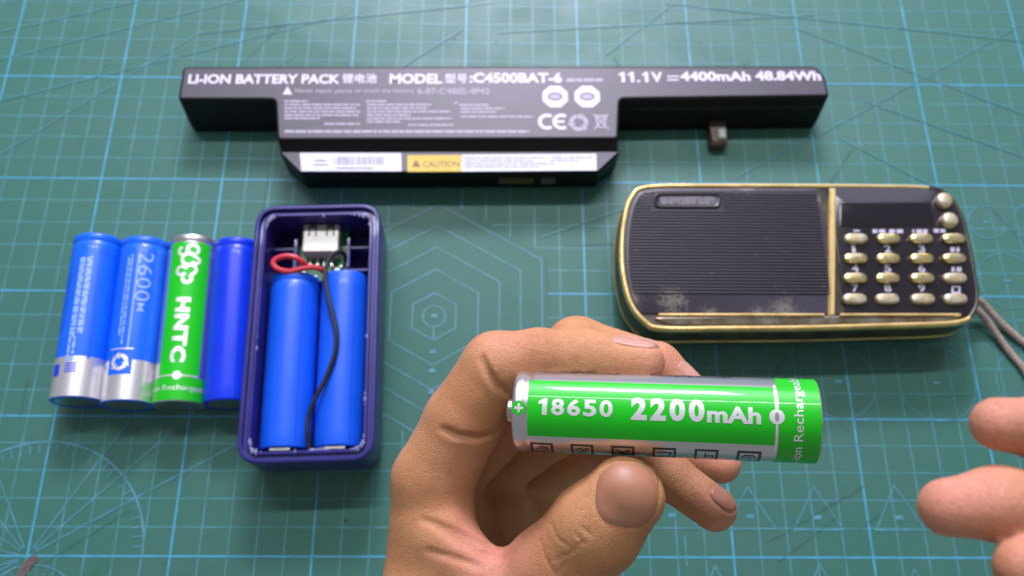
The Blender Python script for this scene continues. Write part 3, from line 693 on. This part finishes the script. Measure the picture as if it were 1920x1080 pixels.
# ------------------------------------------------------------------ radio
ZR = 2.3
rad = thing('radio', 'worn black and gold pocket radio with keypad lying on the mat', 'radio', (27.8, 10.8, 0)); RO = Matrix.Translation(Vector((-27.8, -10.8, 0)))
ro = [tuple(atz(x, y, ZR)[:2]) for x, y in ((1215, 345), (1350, 343), (1480, 343), (1620, 344), (1742, 347), (1780, 362), (1804, 395), (1818, 440), (1830, 500), (1838, 555), (1829, 588), (1797, 607), (1650, 613), (1500, 617), (1360, 618), (1240, 618), (1207, 604), (1180, 570), (1166, 520), (1162, 470), (1166, 415), (1180, 367))]
ro = ccw([tuple(p) for p in catmull([(x, y, 0) for x, y in ro], 5)]); ro = [(p[0], p[1]) for p in ro]
R = [at_h(inset(ro, .32), 0), at_h(inset(ro, .10), .18), at_h(inset(ro, .0), .6), at_h(inset(ro, -.05), 1.2), at_h(inset(ro, -.02), 1.8), at_h(inset(ro, .03), ZR - .2), at_h(inset(ro, .12), ZR - .1), at_h(inset(ro, .4), ZR - .1)]
MB().rings(R).build('body', RBODY, rad, M=RO)
def band(oa, prof, name, mat, par=rad): return MB().rings([at_h(inset(oa, d), z) for d, z in prof] , False, False).build(name, mat, par, M=RO, angle=60)
XE = atz(1748, 347, ZR)[0]
def edge(prof, name, mat, keep):
    n = len(ro); L = [inset(ro, d) for d, z in prof]; V = []; F = []
    for P, (d, z) in zip(L, prof): V += [(p[0], p[1], z) for p in P]
    for k in range(len(prof) - 1):
        for i in range(n):
            j = (i + 1) % n
            if keep(ro[i], ro[j]): F.append((k * n + i, k * n + j, (k + 1) * n + j, (k + 1) * n + i))
    return MB().add(V, F).build(name, mat, rad, M=RO, angle=60)
TP = [(-.01, ZR - .26), (-.02, ZR - .12), (.02, ZR - .03), (.07, ZR), (.13, ZR - .01), (.17, ZR - .06), (.19, ZR - .14)]
right = lambda p, q: max(p[0], q[0]) > XE and max(p[1], q[1]) > 8.35
edge(TP, 'trim', GOLD, lambda p, q: not right(p, q))
edge(TP, 'dark_edge', RBODY, right)
band(ro, [(-.07, .95), (-.085, 1.0), (-.085, 1.06), (-.05, 1.1)], 'side_trim', GOLD)
def px_out(L, z, r, n=5): return round_poly(ccw(P2(L, z)), r, n)
zp = ZR - .02
def clip_out(P, x0, x1, yb, r):          # the inset outline cut off by the bars
    Q = [(min(max(p[0], x0), x1), max(p[1], yb)) for p in P]; U = []
    for q in Q:
        if not U or math.dist(q, U[-1]) > .03: U.append(q)
    if math.dist(U[0], U[-1]) < .03: U.pop()
    out = []
    for i, q in enumerate(U):            # drop points that lie on straight runs, then round the cut corners
        a_, c_ = Vector(U[i - 1]), Vector(U[(i + 1) % len(U)]); v = Vector(q)
        if abs((v - a_).normalized().cross((c_ - v).normalized())) > .01 or (v - a_).length > 1: out.append(q)
    return round_poly(ccw(out), r, 4)
xb0, xb1 = atz(1553, 470, zp)[0], atz(1569, 470, zp)[0]; yb_ = atz(1400, 589, zp)[1]
gp = clip_out(inset(ro, .21), 0, xb0, yb_, .12)
kp = clip_out(inset(ro, .15), xb1, 99, yb_, .12)
cs = atz(1262, 560, zp); cb = atz(1330, 588, zp); cq = atz(1470, 582, zp); ct = atz(1400, 355, zp); cl_ = atz(1190, 560, zp); cr = atz(1545, 375, zp)
sp = [(c[0] - 27.8, c[1] - 10.8, zp, r, k) for c, r, k in ((cs, .85, 1), (cb, .5, .6), (cq, .9, .5), (ct, .5, .6), (cl_, .6, .4), (cr, .5, .8), (atz(1420, 590, zp), .5, .6), (atz(1215, 372, zp), .6, .6))]
GRILL = dusty('grille_dusty', (.052, .045, .063), (.24, .22, .19), .665, .4, sp)
GAP_SHADE = pbr('grille_gap_shade', (.006, .005, .007), .6)  # near-black, paints the shade between the slats
PANEL = dusty('keypad_panel', (.020, .017, .022), (.12, .11, .11), .74, .13, [(sp[0][0], sp[0][1], zp, .1, 0)])
def plate(oa, z0, z1, name, mat, bev=.04): return MB().rings([at_h(oa, z0), at_h(oa, z1 - bev), at_h(inset(oa, bev * .4), z1 - bev * .3), at_h(inset(oa, bev), z1)]).build(name, mat, rad, M=RO)
grp_ = plate(gp, ZR - .15, zp, 'speaker_panel', GRILL)
plate(kp, ZR - .15, zp + .01, 'keypad_panel', PANEL)
# horizontal slats of the speaker grille, clipped to the panel
def span(poly, y):
    xs = []
    for i in range(len(poly)):
        a, b = poly[i - 1], poly[i]
        if (a[1] - y) * (b[1] - y) < 0: xs.append(a[0] + (b[0] - a[0]) * (y - a[1]) / (b[1] - a[1]))
    return (min(xs), max(xs)) if len(xs) > 1 else None
gi = [(p[0], p[1]) for p in inset(gp, .14)]; y0 = min(p[1] for p in gi); y1 = max(p[1] for p in gi)
npill = P2([(1225, 362), (1352, 362), (1352, 391), (1225, 391)], zp); nx0 = min(p[0] for p in npill) - .08; nx1 = max(p[0] for p in npill) + .08; ny0 = min(p[1] for p in npill) - .06
g = MB(); y = y0 + .72
while y < y1 - .12:
    s_ = span(gi, y)
    if s_:
        segs = [s_] if y < ny0 else [(s_[0], nx0), (nx1, s_[1])]
        for a, b in segs:
            if b - a > .1: g.add([(a, y - .038, zp - .005), (b, y - .038, zp - .005), (b, y - .02, zp + .06), (a, y - .02, zp + .06), (a, y + .02, zp + .06), (b, y + .02, zp + .06), (b, y + .038, zp - .005), (a, y + .038, zp - .005)], [(0, 1, 2, 3), (3, 2, 5, 4), (4, 5, 6, 7)])
    y += .128
gr_ = ccw([(p[0], max(p[1], y0 + .66)) for p in inset(gp, .13)]); MB().add(at_h(gr_, zp + .004), [tuple(range(len(gr_)))]).build('grille_shade_sheet', GAP_SHADE, rad, False, M=RO)  # flat dark sheet on the panel, slat shade put in as colour
o = g.build('grille_slats', GRILL, rad, False, M=RO); o['kind'] = 'stuff'
pill = px_out([(1225, 362), (1352, 362), (1352, 391), (1225, 391)], zp, .3, 8)
npl = MB().rings([at_h(pill, zp - .02), at_h(pill, zp + .04), at_h(inset(pill, .05), zp + .06), at_h(inset(pill, .1), zp + .03)]).build('nameplate', pbr('plate_black', (.008, .007, .009), .35), rad, M=RO)
ip = px_out([(1236, 369), (1342, 369), (1342, 385), (1236, 385)], zp, .06, 3)
MB().rings([at_h(ip, zp + .02), at_h(inset(ip, .02), zp + .05)]).build('nameplate_badge', pbr('badge_grey', (.15, .14, .155), .5, metal=.2, var=.7, vscale=700, col2=(.06, .05, .07)), npl, M=RO)
# bar between the panels, lower gold strip with its bright edge
bar = px_out([(1555, 352), (1568, 352), (1566, 592), (1553, 592)], ZR, .04, 3)
MB().rings([at_h(bar, ZR - .15), at_h(inset(bar, .0), ZR - .02), at_h(inset(bar, .05), ZR + .03)]).build('divider_bar', GOLD, rad, M=RO)
ls = px_out([(1238, 592), (1800, 592), (1790, 602), (1500, 608), (1262, 608), (1225, 598)], ZR, [.2, .2, .1, .1, .2, .15], 5)
lowb = pbr('lower_strip', (.20, .15, .075), .4, metal=.5, var=.8, vscale=180, col2=(.30, .27, .21), rvar=.15)
MB().rings([at_h(ls, ZR - .14), at_h(ls, ZR - .04), at_h(inset(ls, .05), ZR - .01)]).build('lower_strip', lowb, rad, M=RO)
for xa, xb in ((1235, 1545), (1575, 1800)):
    a = atz(xa, 590.5, ZR); b = atz(xb, 590.5, ZR); MB().tube([(a[0], a[1], ZR + .0), ((a[0] + b[0]) / 2, (a[1] + b[1]) / 2, ZR + .01), (b[0], b[1], ZR)], .055, 8).build('edge_trim', GOLD, rad, M=RO)
# screen window, keys, buttons, key legends
scr = px_out([(1575, 381), (1745, 379), (1752, 424), (1574, 426)], zp, .1, 4)
MB().rings([at_h(scr, zp - .01), at_h(scr, zp + .025), at_h(inset(scr, .04), zp + .03)]).build('screen', pbr('screen_black', (.014, .012, .016), .13), rad, M=RO)
KX = (1604, 1665, 1729, 1790); KY = (447, 484, 521, 560)
def key_mesh(cx, cy, a, b, h, worn):
    ou = [(cx + a * math.copysign(abs(math.cos(t)) ** .55, math.cos(t)), cy + b * math.copysign(abs(math.sin(t)) ** .8, math.sin(t))) for t in (2 * math.pi * k / 32 for k in range(32))]
    return MB().rings([at_h(ou, zp)] + [at_h([(cx + (x - cx) * s_, cy + (y - cy) * s_) for x, y in ou], zp + z) for s_, z in ((1, h * .45), (.94, h * .75), (.8, h * .93), (.55, h))])
WORN = pbr('worn_key', (.62, .58, .46), .4, metal=.5, var=.5, vscale=500, col2=(.50, .40, .20))
for j, y in enumerate(KY):
    for i, x in enumerate(KX):
        c = atz(x + (j - 1.5) * (-.8 if i < 2 else .9), y, zp + .1)
        key_mesh(c[0], c[1], .44, .205, .2, 0).build('key', WORN if (j == 3 or (i, j) in ((0, 0), (3, 2))) else BRASS, rad, M=RO)
for (x, y) in ((1770, 376), (1780, 413)):
    c = atz(x, y, zp + .1); MB().rings([[(c[0] + r_ * .32 * math.cos(t), c[1] + r_ * .32 * math.sin(t), zp + z) for t in (2 * math.pi * k / 28 for k in range(28))] for r_, z in ((1.0, 0), (1, .12), (.93, .19), (.75, .24), (.4, .265))]).build('round_button', WORN, rad, M=RO)
zl = zp + .014
LEG = pbr('legend_white', (.50, .48, .58), .5)
for j, row in enumerate(('123 ', '456 ', '789 ')):
    for i, ch in enumerate(row):
        if ch == ' ': continue
        a = atz(KX[i] - 8, KY[j] + 26, zl); V, F = text_fit(ch, .26 if ch != '1' else .14, .30, .02)
        MB().add([(a[0] + .04 + v[0], a[1] + v[1], zl) for v in V], F).build('legend', LEG, rad, False, M=RO)
def dash(L, name='legend'):
    g = MB()
    for (xa, xb, ya, yb) in L: g.add(at_h(ccw(P2([(xa, ya), (xb, ya), (xb, yb), (xa, yb)], zl)), zl), [(0, 1, 2, 3)])
    g.build(name, LEG, rad, False, M=RO)
dash([(1782, 1790, 463, 472), (1793, 1799, 463, 472)]); dash([(1784, 1790, 500, 509), (1793, 1803, 500, 509)])
dash([(1784, 1801, 536, 539), (1784, 1788, 539, 547), (1797, 1801, 539, 547), (1784, 1801, 547, 550)])
dash([(1636, 1645, 430, 437), (1648, 1660, 430, 437), (1667, 1678, 430, 437), (1681, 1693, 430, 437), (1711, 1714, 430, 438), (1718, 1729, 430, 437), (1731, 1739, 430, 438), (1751, 1760, 429, 436), (1763, 1773, 429, 436), (1600, 1612, 431, 434)])
# strap
cord = [(1822, 560, .9), (1840, 566, .6), (1862, 590, .35), (1895, 622, .2), (1935, 655, .15), (1990, 700, .15), (2040, 760, .15), (2050, 820, .15), (2010, 830, .15), (1960, 770, .15), (1925, 700, .15), (1893, 660, .15), (1868, 626, .25), (1848, 598, .45), (1832, 582, .7), (1818, 575, .9)]
wire('wrist_strap', 'beige cord strap looped through the right end of the radio', cord, .135, STRAP, 'strap')

# ------------------------------------------------------------------ the battery held in the fingers
HA, HB = atd(969, 770, 19.34), atd(1529, 790, 18.35)      # positive end, negative end
hold = green_cell('green and silver battery printed 2200mAh held between thumb and fingers', None, HB, HA, CAM_C - (HA + HB) / 2, .9)

# ------------------------------------------------------------------ hands: one continuous surface each
def rcone(P, a, b, ra, rb):
    ba = b - a; h = np.clip(((P - a) @ ba) / (ba @ ba), 0, 1); q = P - a - h[:, None] * ba
    return np.sqrt((q * q).sum(1)) - (ra + (rb - ra) * h)
def smin(a, b, k):
    h = np.clip(.5 + .5 * (b - a) / k, 0, 1); return b + (a - b) * h - k * h * (1 - h)
def smax(a, b, k): return -smin(-a, -b, k)
def chain(P, pts, k=.18):
    d = None
    for (a, ra), (b, rb) in zip(pts[:-1], pts[1:]):
        e = rcone(P, a, b, ra, rb); d = e if d is None else smin(d, e, k)
    return d
def surface_nets(V, org, h):
    s = V < 0; nx, ny, nz = V.shape
    c = sum(s[i:nx - 1 + i, j:ny - 1 + j, k:nz - 1 + k].astype(np.int8) for i in (0, 1) for j in (0, 1) for k in (0, 1))
    act = np.argwhere((c > 0) & (c < 8)); idx = -np.ones((nx - 1, ny - 1, nz - 1), np.int32); idx[tuple(act.T)] = np.arange(len(act))
    cor = np.array([(i, j, k) for i in (0, 1) for j in (0, 1) for k in (0, 1)])
    val = np.stack([V[tuple((act + q).T)] for q in cor], 1)
    acc = np.zeros((len(act), 3)); cnt = np.zeros(len(act))
    for a in range(8):
        for b in range(a + 1, 8):
            if np.abs(cor[a] - cor[b]).sum() != 1: continue
            m = (val[:, a] < 0) != (val[:, b] < 0); t = val[m, a] / (val[m, a] - val[m, b])
            acc[m] += cor[a] + t[:, None] * (cor[b] - cor[a]); cnt[m] += 1
    pos = org + h * (act + acc / cnt[:, None]); F = []
    for ax in range(3):
        u, v = [(1, 2), (2, 0), (0, 1)][ax]
        sl0 = [slice(1, -1)] * 3; sl0[ax] = slice(0, -1); sl1 = list(sl0); sl1[ax] = slice(1, None)
        A, B = s[tuple(sl0)], s[tuple(sl1)]; e = np.argwhere(A != B); off = np.array([1, 1, 1]); off[ax] = 0; e = e + off
        du = np.zeros(3, int); du[u] = 1; dv = np.zeros(3, int); dv[v] = 1
        q = np.stack([idx[tuple((e - du - dv).T)], idx[tuple((e - dv).T)], idx[tuple(e.T)], idx[tuple((e - du).T)]], 1)
        fl = ~s[tuple(e.T)]; q[fl] = q[fl][:, ::-1]; F.append(q)
    return pos, np.concatenate(F)
def J(x, y, D, r): return (atd(x, y, D), r)
class Hand:
    def __init__(s, base): s.base = base; s.cuts = []; s.adds = []
    def f(s, P, full=True):
        d = s.base(P)
        if full:
            for a, b, r, k in s.adds: d = smin(d, rcone(P, a, b, r, r), k)
            for a, b, r, k in s.cuts:
                near = np.where(((P - (a + b) / 2) ** 2).sum(1) < (np.linalg.norm(b - a) / 2 + r + .5) ** 2)[0]
                if len(near): d[near] = smax(d[near], -rcone(P[near], a, b, r, r), k)
        return d
    def hit(s, pts, D0=14.0, D1=27.0):   # where rays through the photo's pixels meet the skin
        pts = np.atleast_2d(np.asarray(pts, float)); rays = np.array([ray(x, y) for x, y in pts]); D = np.full(len(pts), D0)
        for _ in range(90):
            d = s.f(CAM_C + rays * D[:, None], False); D += np.maximum(d, 0) * .85
            if D.min() > D1: break
        return CAM_C + rays * D[:, None], D < D1
    def normal(s, P):
        e = .02; g = np.stack([s.f(P + e * np.eye(3)[k], False) - s.f(P - e * np.eye(3)[k], False) for k in range(3)], 1)
        return g / np.linalg.norm(g, axis=1, keepdims=True)
    def crease(s, L, r, depth, k=.06, lift=0):
        P, ok = s.hit(L)
        if not ok.all(): return
        Nn = s.normal(P); Q = P + Nn * (r - depth)
        # resample finely and let the fold fade out at both ends
        T = np.linspace(0, len(L) - 1, 6 * (len(L) - 1) + 1); X = np.array(L, float)
        px = np.stack([np.interp(T, np.arange(len(L)), X[:, i]) for i in (0, 1)], 1)
        P, ok = s.hit(px); Nn = s.normal(P); e = np.sin(np.pi * np.linspace(.04, .96, len(T))) ** .7
        Q = P + Nn * (r - depth * e)[:, None]
        for a, b, g_ in zip(Q[:-1], Q[1:], ok[:-1] & ok[1:]):
            if g_: s.cuts.append((a, b, r, k))
    def ridge(s, L, r, sink, k=.1):
        P, ok = s.hit(L)
        if not ok.all(): return
        Q = P - s.normal(P) * sink
        for a, b in zip(Q[:-1], Q[1:]): s.adds.append((a, b, r, k))
    def mesh(s, name, lo, hi, h, flush, parent=None):
        n = np.ceil((hi - lo) / h).astype(int); ax = [lo[k] + h * np.arange(n[k]) for k in range(3)]
        V = np.empty(n, np.float32)
        for i in range(0, n[0], 16):
            X, Y, Z = np.meshgrid(ax[0][i:i + 16], ax[1], ax[2], indexing='ij'); V[i:i + 16] = s.f(np.stack([X.ravel(), Y.ravel(), Z.ravel()], 1)).reshape(X.shape)
        V[0] = V[-1] = 1; V[:, 0] = V[:, -1] = 1; V[:, :, 0] = V[:, :, -1] = 1
        pos, F = surface_nets(V, lo, h)
        c = lo + (hi - lo) / 2
        me = bpy.data.meshes.new(name); me.vertices.add(len(pos)); me.vertices.foreach_set('co', ((pos - c) * CM).astype(np.float32).ravel())
        me.loops.add(F.size); me.loops.foreach_set('vertex_index', F.astype(np.int32).ravel()); me.polygons.add(len(F)); me.polygons.foreach_set('loop_start', np.arange(0, F.size, 4, dtype=np.int32)); me.polygons.foreach_set('loop_total', np.full(len(F), 4, np.int32))
        me.update(calc_edges=True); me.validate(); me.polygons.foreach_set('use_smooth', [True] * len(me.polygons)); me.materials.append(SKIN)
        fl = np.zeros(len(pos), np.float32)
        for p, r, k in flush: fl = np.maximum(fl, k * np.exp(-((pos - p) ** 2).sum(1) / (r * r)).astype(np.float32))
        at = me.attributes.new('flush', 'FLOAT', 'POINT'); at.data.foreach_set('value', fl)
        o = bpy.data.objects.new(name, me); COL.objects.link(o); o.location = Vector(c) * CM; s.c = c; s.o = o; return o
    def nail(s, ctr, axis, half_w, half_l, lift=.035, groove=True, sq=2.6, mat=None):
        """nail plate laid on the finger where the photo shows it: ctr in px, axis = px direction towards the finger end"""
        ax = np.array(axis, float); ax /= np.hypot(*ax); sd = np.array([-ax[1], ax[0]]); nr, na = 9, 40; px = []
        for i in range(nr + 1):
            for k in range(na):
                t = 2 * math.pi * k / na; c_, s_ = math.cos(t), math.sin(t); q = (abs(c_) ** sq + abs(s_) ** sq) ** (-1 / sq) * i / nr
                px.append(np.array(ctr) + ax * half_l * c_ * q + sd * half_w * s_ * q)
        px = np.array(px); c0 = np.array(ctr, float)
        for _ in range(14):
            P, ok = s.hit(px)
            if ok.all(): break
            px[~ok] = c0 + (px[~ok] - c0) * .88
        Nn = s.normal(P)
        nm = Nn[:na].mean(0); nm /= np.linalg.norm(nm)
        V = []
        for i in range(nr + 1):
            f_ = i / nr
            for k in range(na):
                j = i * na + k; n2 = Nn[j] * .6 + nm * .4; l_ = lift * (1 - .55 * f_ ** 4) - (.035 if i == nr else 0); V.append(P[j] + n2 * l_)
        F = [(i * na + k, i * na + (k + 1) % na, (i + 1) * na + (k + 1) % na, (i + 1) * na + k) for i in range(nr) for k in range(na)]
        s.nails = getattr(s, 'nails', []); s.nails.append((np.array(V), F, mat or NAIL))
        if groove:
            ring = [p for k, p in enumerate(P[nr * na:]) ]
            for k in range(na):
                a, b = ring[k], ring[(k + 1) % na]; s.cuts.append((a + Nn[nr * na + k] * .012, b + Nn[nr * na + (k + 1) % na] * .012, .028, .05))
    def add_nails(s):
        for V, F, m_ in getattr(s, 'nails', []):
            o = build('fingernail', V - s.c, F, m_, s.o, True, 80)
            # keep the plate facing outwards
            if sum(p.normal.dot(Vector(CAM_C - V.mean(0))) for p in o.data.polygons) < 0: o.data.flip_normals()

# --- left hand
IDX = [J(812, 900, 20.6, .98), J(868, 790, 20.35, .93), J(932, 690, 20.1, .86), J(1010, 672, 20.0, .70), J(1100, 671, 19.95, .66), J(1206, 680, 19.72, .50)]
MID = [J(828, 900, 22.5, .95), J(950, 780, 22.0, .84), J(1082, 654, 21.5, .80), J(1230, 690, 21.3, .64), J(1290, 738, 21.1, .53)]
RNG = [J(860, 930, 24.0, .95), J(990, 830, 23.2, .82), J(1115, 765, 22.4, .76), J(1255, 893, 20.9, .57), J(1340, 955, 20.5, .53)]
PNK = [J(900, 975, 25.2, .85), J(1010, 890, 24.6, .74), J(1130, 835, 24.0, .66), J(1268, 858, 22.9, .56), J(1352, 870, 22.3, .51)]
THB = [J(1176, 926, 18.45, .80), J(1118, 990, 18.8, .92), J(1036, 1078, 19.45, 1.02), J(945, 1170, 20.1, 1.15), J(870, 1370, 20.2, 1.4)]
side = ROT @ np.array([.72, -.66, 0.0]) * -1
def thumb(P):
    off = (ROT @ np.array([.738, -.675, 0.0]))
    A = [(p + off * q, r - .1) for (p, r), q in zip(THB, (.16, .18, .18, .12, .0))]; B = [(p - off * q, r - .1) for (p, r), q in zip(THB, (.16, .18, .18, .12, .0))]
    return smin(chain(P, A, .3), chain(P, B, .3), .35)
PALM = [(atd(812, 900, 20.6), atd(800, 1330, 20.9), .98, 1.3), (atd(828, 910, 22.5), atd(830, 1340, 22.4), .98, 1.3), (atd(860, 940, 24.0), atd(870, 1350, 23.9), .95, 1.2), (atd(900, 985, 25.2), atd(910, 1360, 25.0), .9, 1.15)]
WR = [(atd(850, 1360, 21.4), 1.9), (atd(860, 1650, 21.8), 2.0), (atd(870, 2100, 22.5), 2.5)]
def left_base(P):
    pm = None
    for a, b, ra, rb in PALM: e = rcone(P, a, b, ra, rb); pm = e if pm is None else smin(pm, e, .5)
    off = ROT @ np.array([0, 0, 1.0]) * 1.2
    wr = smin(chain(P, [(p + off, r) for p, r in WR], .5), chain(P, [(p - off, r) for p, r in WR], .5), .8)
    pm = smin(pm, wr, .9)
    th = thumb(P)
    # first web: fleshy fold between the thumb and the index knuckle
    web = smin(rcone(P, atd(830, 1010, 20.0), atd(930, 1120, 19.6), .72, .8), rcone(P, atd(800, 1120, 20.2), atd(880, 1230, 20.0), .95, 1.2), .6)
    pm = smin(pm, web, .55)
    pm = smin(pm, smin(rcone(P, atd(925, 950, 23.6), atd(950, 1250, 23.6), 1.05, 1.5), rcone(P, atd(1000, 960, 24.8), atd(985, 1250, 24.4), .95, 1.4), .5), .5)
    pm = smin(pm, th, .45)
    fi = chain(P, IDX, .14); fm = chain(P, MID, .16); fr = chain(P, RNG, .16); fp = chain(P, PNK, .16)
    fs = smin(smin(fi, fm, .05), smin(fr, fp, .05), .05)
    return smin(pm, fs, .22)
LH = Hand(left_base)
# folds and creases traced on the skin
LH.crease([(902, 668), (912, 695), (930, 722), (958, 742)], .06, .05, .10)
LH.crease([(828, 804), (858, 817), (895, 822), (930, 812)], .06, .05, .10)
LH.crease([(815, 985), (860, 1010), (905, 1035), (945, 1045)], .06, .05, .12)
LH.crease([(790, 975), (840, 990), (890, 1012), (930, 1028)], .05, .03, .1)
LH.crease([(800, 1032), (850, 1046), (900, 1062)], .05, .02, .1)
for L in ([(1030, 975), (1045, 1010), (1075, 1030)], [(1035, 1052), (1060, 1042), (1082, 1030), (1085, 1018)], [(1050, 1070), (1066, 1050)], [(1010, 1000), (1022, 1045), (1040, 1078)], [(1085, 985), (1110, 1005)], [(1078, 998), (1098, 1022)]):
    LH.crease(L, .022, .030, .03)
for L in ([(1040, 672), (1043, 694)], [(1052, 668), (1055, 696)], [(1082, 668), (1085, 694)], [(1215, 674), (1225, 676)]):
    LH.crease(L, .02, .02, .03)
LH.nail((1176, 926), (.10, -1), 60, 64, .022)
LH.nail((1192, 640), (1, .14), 10, 46, .012, True, mat=PINKNAIL)
LH.nail((1358, 934), (.75, .62), 17, 30, .02, True)
LH.nail((1296, 697), (.75, .5), 14, 30, .02, False, mat=PINKNAIL)
lo = np.array([1e9] * 3); hi = -lo
for c in (IDX, MID, RNG, PNK, THB[:4]):
    for p, r in c: lo = np.minimum(lo, p - r - .3); hi = np.maximum(hi, p + r + .3)
lo = np.minimum(lo, atd(740, 1500, 20) - 1.0); hi = np.maximum(hi, atd(740, 1300, 18) + 1.0)
FL = [(atd(920, 1015, 19.2), 1.0, .9), (atd(1240, 690, 19.6), .7, .5), (atd(1300, 700, 20.9), .9, .8), (atd(1345, 960, 20.3), .8, .6), (atd(1360, 865, 22.0), .9, .7), (atd(860, 850, 20.0), .8, .35), (atd(935, 640, 19.5), .7, .35), (atd(940, 800, 21.3), .8, .5)]
lh = LH.mesh('hand', lo, hi, .055, FL); LH.add_nails()
tag(lh, 'left hand gripping the green battery, thumb nail towards the viewer', 'hand')

# --- right hand, coming in at the right edge
D = 12.6
SR = .84                                  # slim fingertips, close to the lens
F1 = [J(1872, 795, D, .47 * SR), J(1960, 805, D + .2, .56 * SR), J(2080, 850, D + .5, .62 * SR), J(2260, 960, D + 1.2, .75 * SR)]
F2 = [J(1778, 952, D - .3, .50 * SR), J(1875, 945, D - .2, .62 * SR), J(1990, 960, D, .68 * SR), J(2230, 1030, D + .6, .80 * SR)]
F3 = [J(1925, 1065, D - .8, .52 * SR), J(2010, 1080, D - .6, .64 * SR), J(2120, 1110, D - .4, .7 * SR), J(2300, 1160, D, .85 * SR)]
F4 = [J(1990, 700, D + 1.2, .5 * SR), J(2080, 740, D + 1.4, .55 * SR), J(2270, 880, D + 1.8, .7 * SR)]
PB = [(atd(2270, 960, D + 1.2), atd(2700, 1200, D + 2.5), .9 * SR, 1.4), (atd(2240, 1030, D + .6), atd(2700, 1290, D + 2), .95 * SR, 1.4), (atd(2300, 1160, D), atd(2700, 1400, D + 1.5), .95 * SR, 1.5), (atd(2270, 880, D + 1.8), atd(2700, 1120, D + 2.6), .85 * SR, 1.3)]
def right_base(P):
    pm = None
    for a, b, ra, rb in PB: e = rcone(P, a, b, ra, rb); pm = e if pm is None else smin(pm, e, .5)
    fs = None
    for c in (F1, F2, F3, F4): e = chain(P, c, .2); fs = e if fs is None else smin(fs, e, .05)
    return smin(pm, fs, .25)
RH = Hand(right_base)
RH.nail((1800, 908), (-.85, .5), 24, 52, .02, True, mat=PINKNAIL)
lo = np.array([1e9] * 3); hi = -lo
for c in (F1, F2, F3, F4):
    for p, r in c: lo = np.minimum(lo, p - r - .3); hi = np.maximum(hi, p + r + .3)
for a, b, ra, rb in PB: lo = np.minimum(lo, b - rb); hi = np.maximum(hi, a + ra)
FR = [(atd(1860, 780, D), 1.2, .7), (atd(1790, 930, D - .3), 1.2, .75), (atd(1930, 1050, D - .8), 1.0, .6)]
rh = RH.mesh('hand', lo, hi, .08, FR); RH.add_nails()
tag(rh, 'right hand with spread fingertips reaching in from the right edge', 'hand')

# ------------------------------------------------------------------ crumbs on the mat
for k, (x, y, r_, lab) in enumerate(((733, 985, .06, 'white crumb on the mat beside the left hand'), (648, 975, .035, 'dark speck on the mat below the indigo case'))):
    g = MB(); blob(g, (0, 0, .5 * r_), r_, (1.2, 1, .7), 70 + k); o = g.build('crumb', PAPER if k == 0 else BLKW); p = atz(x, y, .05); o.location = (p[0] * CM, p[1] * CM, .0003); tag(o, lab, 'crumb')

g = MB()
for k in range(110):
    c = (rnd.uniform(-6, 40), rnd.uniform(-2, 25), .03); r_ = rnd.choice((.012, .016, .02, .03)); a_ = rnd.uniform(0, 3.1)
    if k % 3: blob(g, c, r_, (1.5, 1, .6), 500 + k)
    else: g.tube([(c[0] + t * math.cos(a_ + t * 1.5), c[1] + t * math.sin(a_ + t * 1.5), .035) for t in (0, .06, .12, .2, .28)], .006, 5)
o = g.build('lint', pbr('lint', (.30, .33, .32), .8, var=.8, vscale=60)); tag(o, 'fine lint and dust scattered over the cutting mat', 'lint', kind='stuff')
for o in bpy.data.objects:               # print too fine to pick apart
    if o.name.split('.')[0] in ('small_text', 'fine_print', 'faint_text', 'warning_text', 'bottom_line', 'barcode'): o['kind'] = 'stuff'
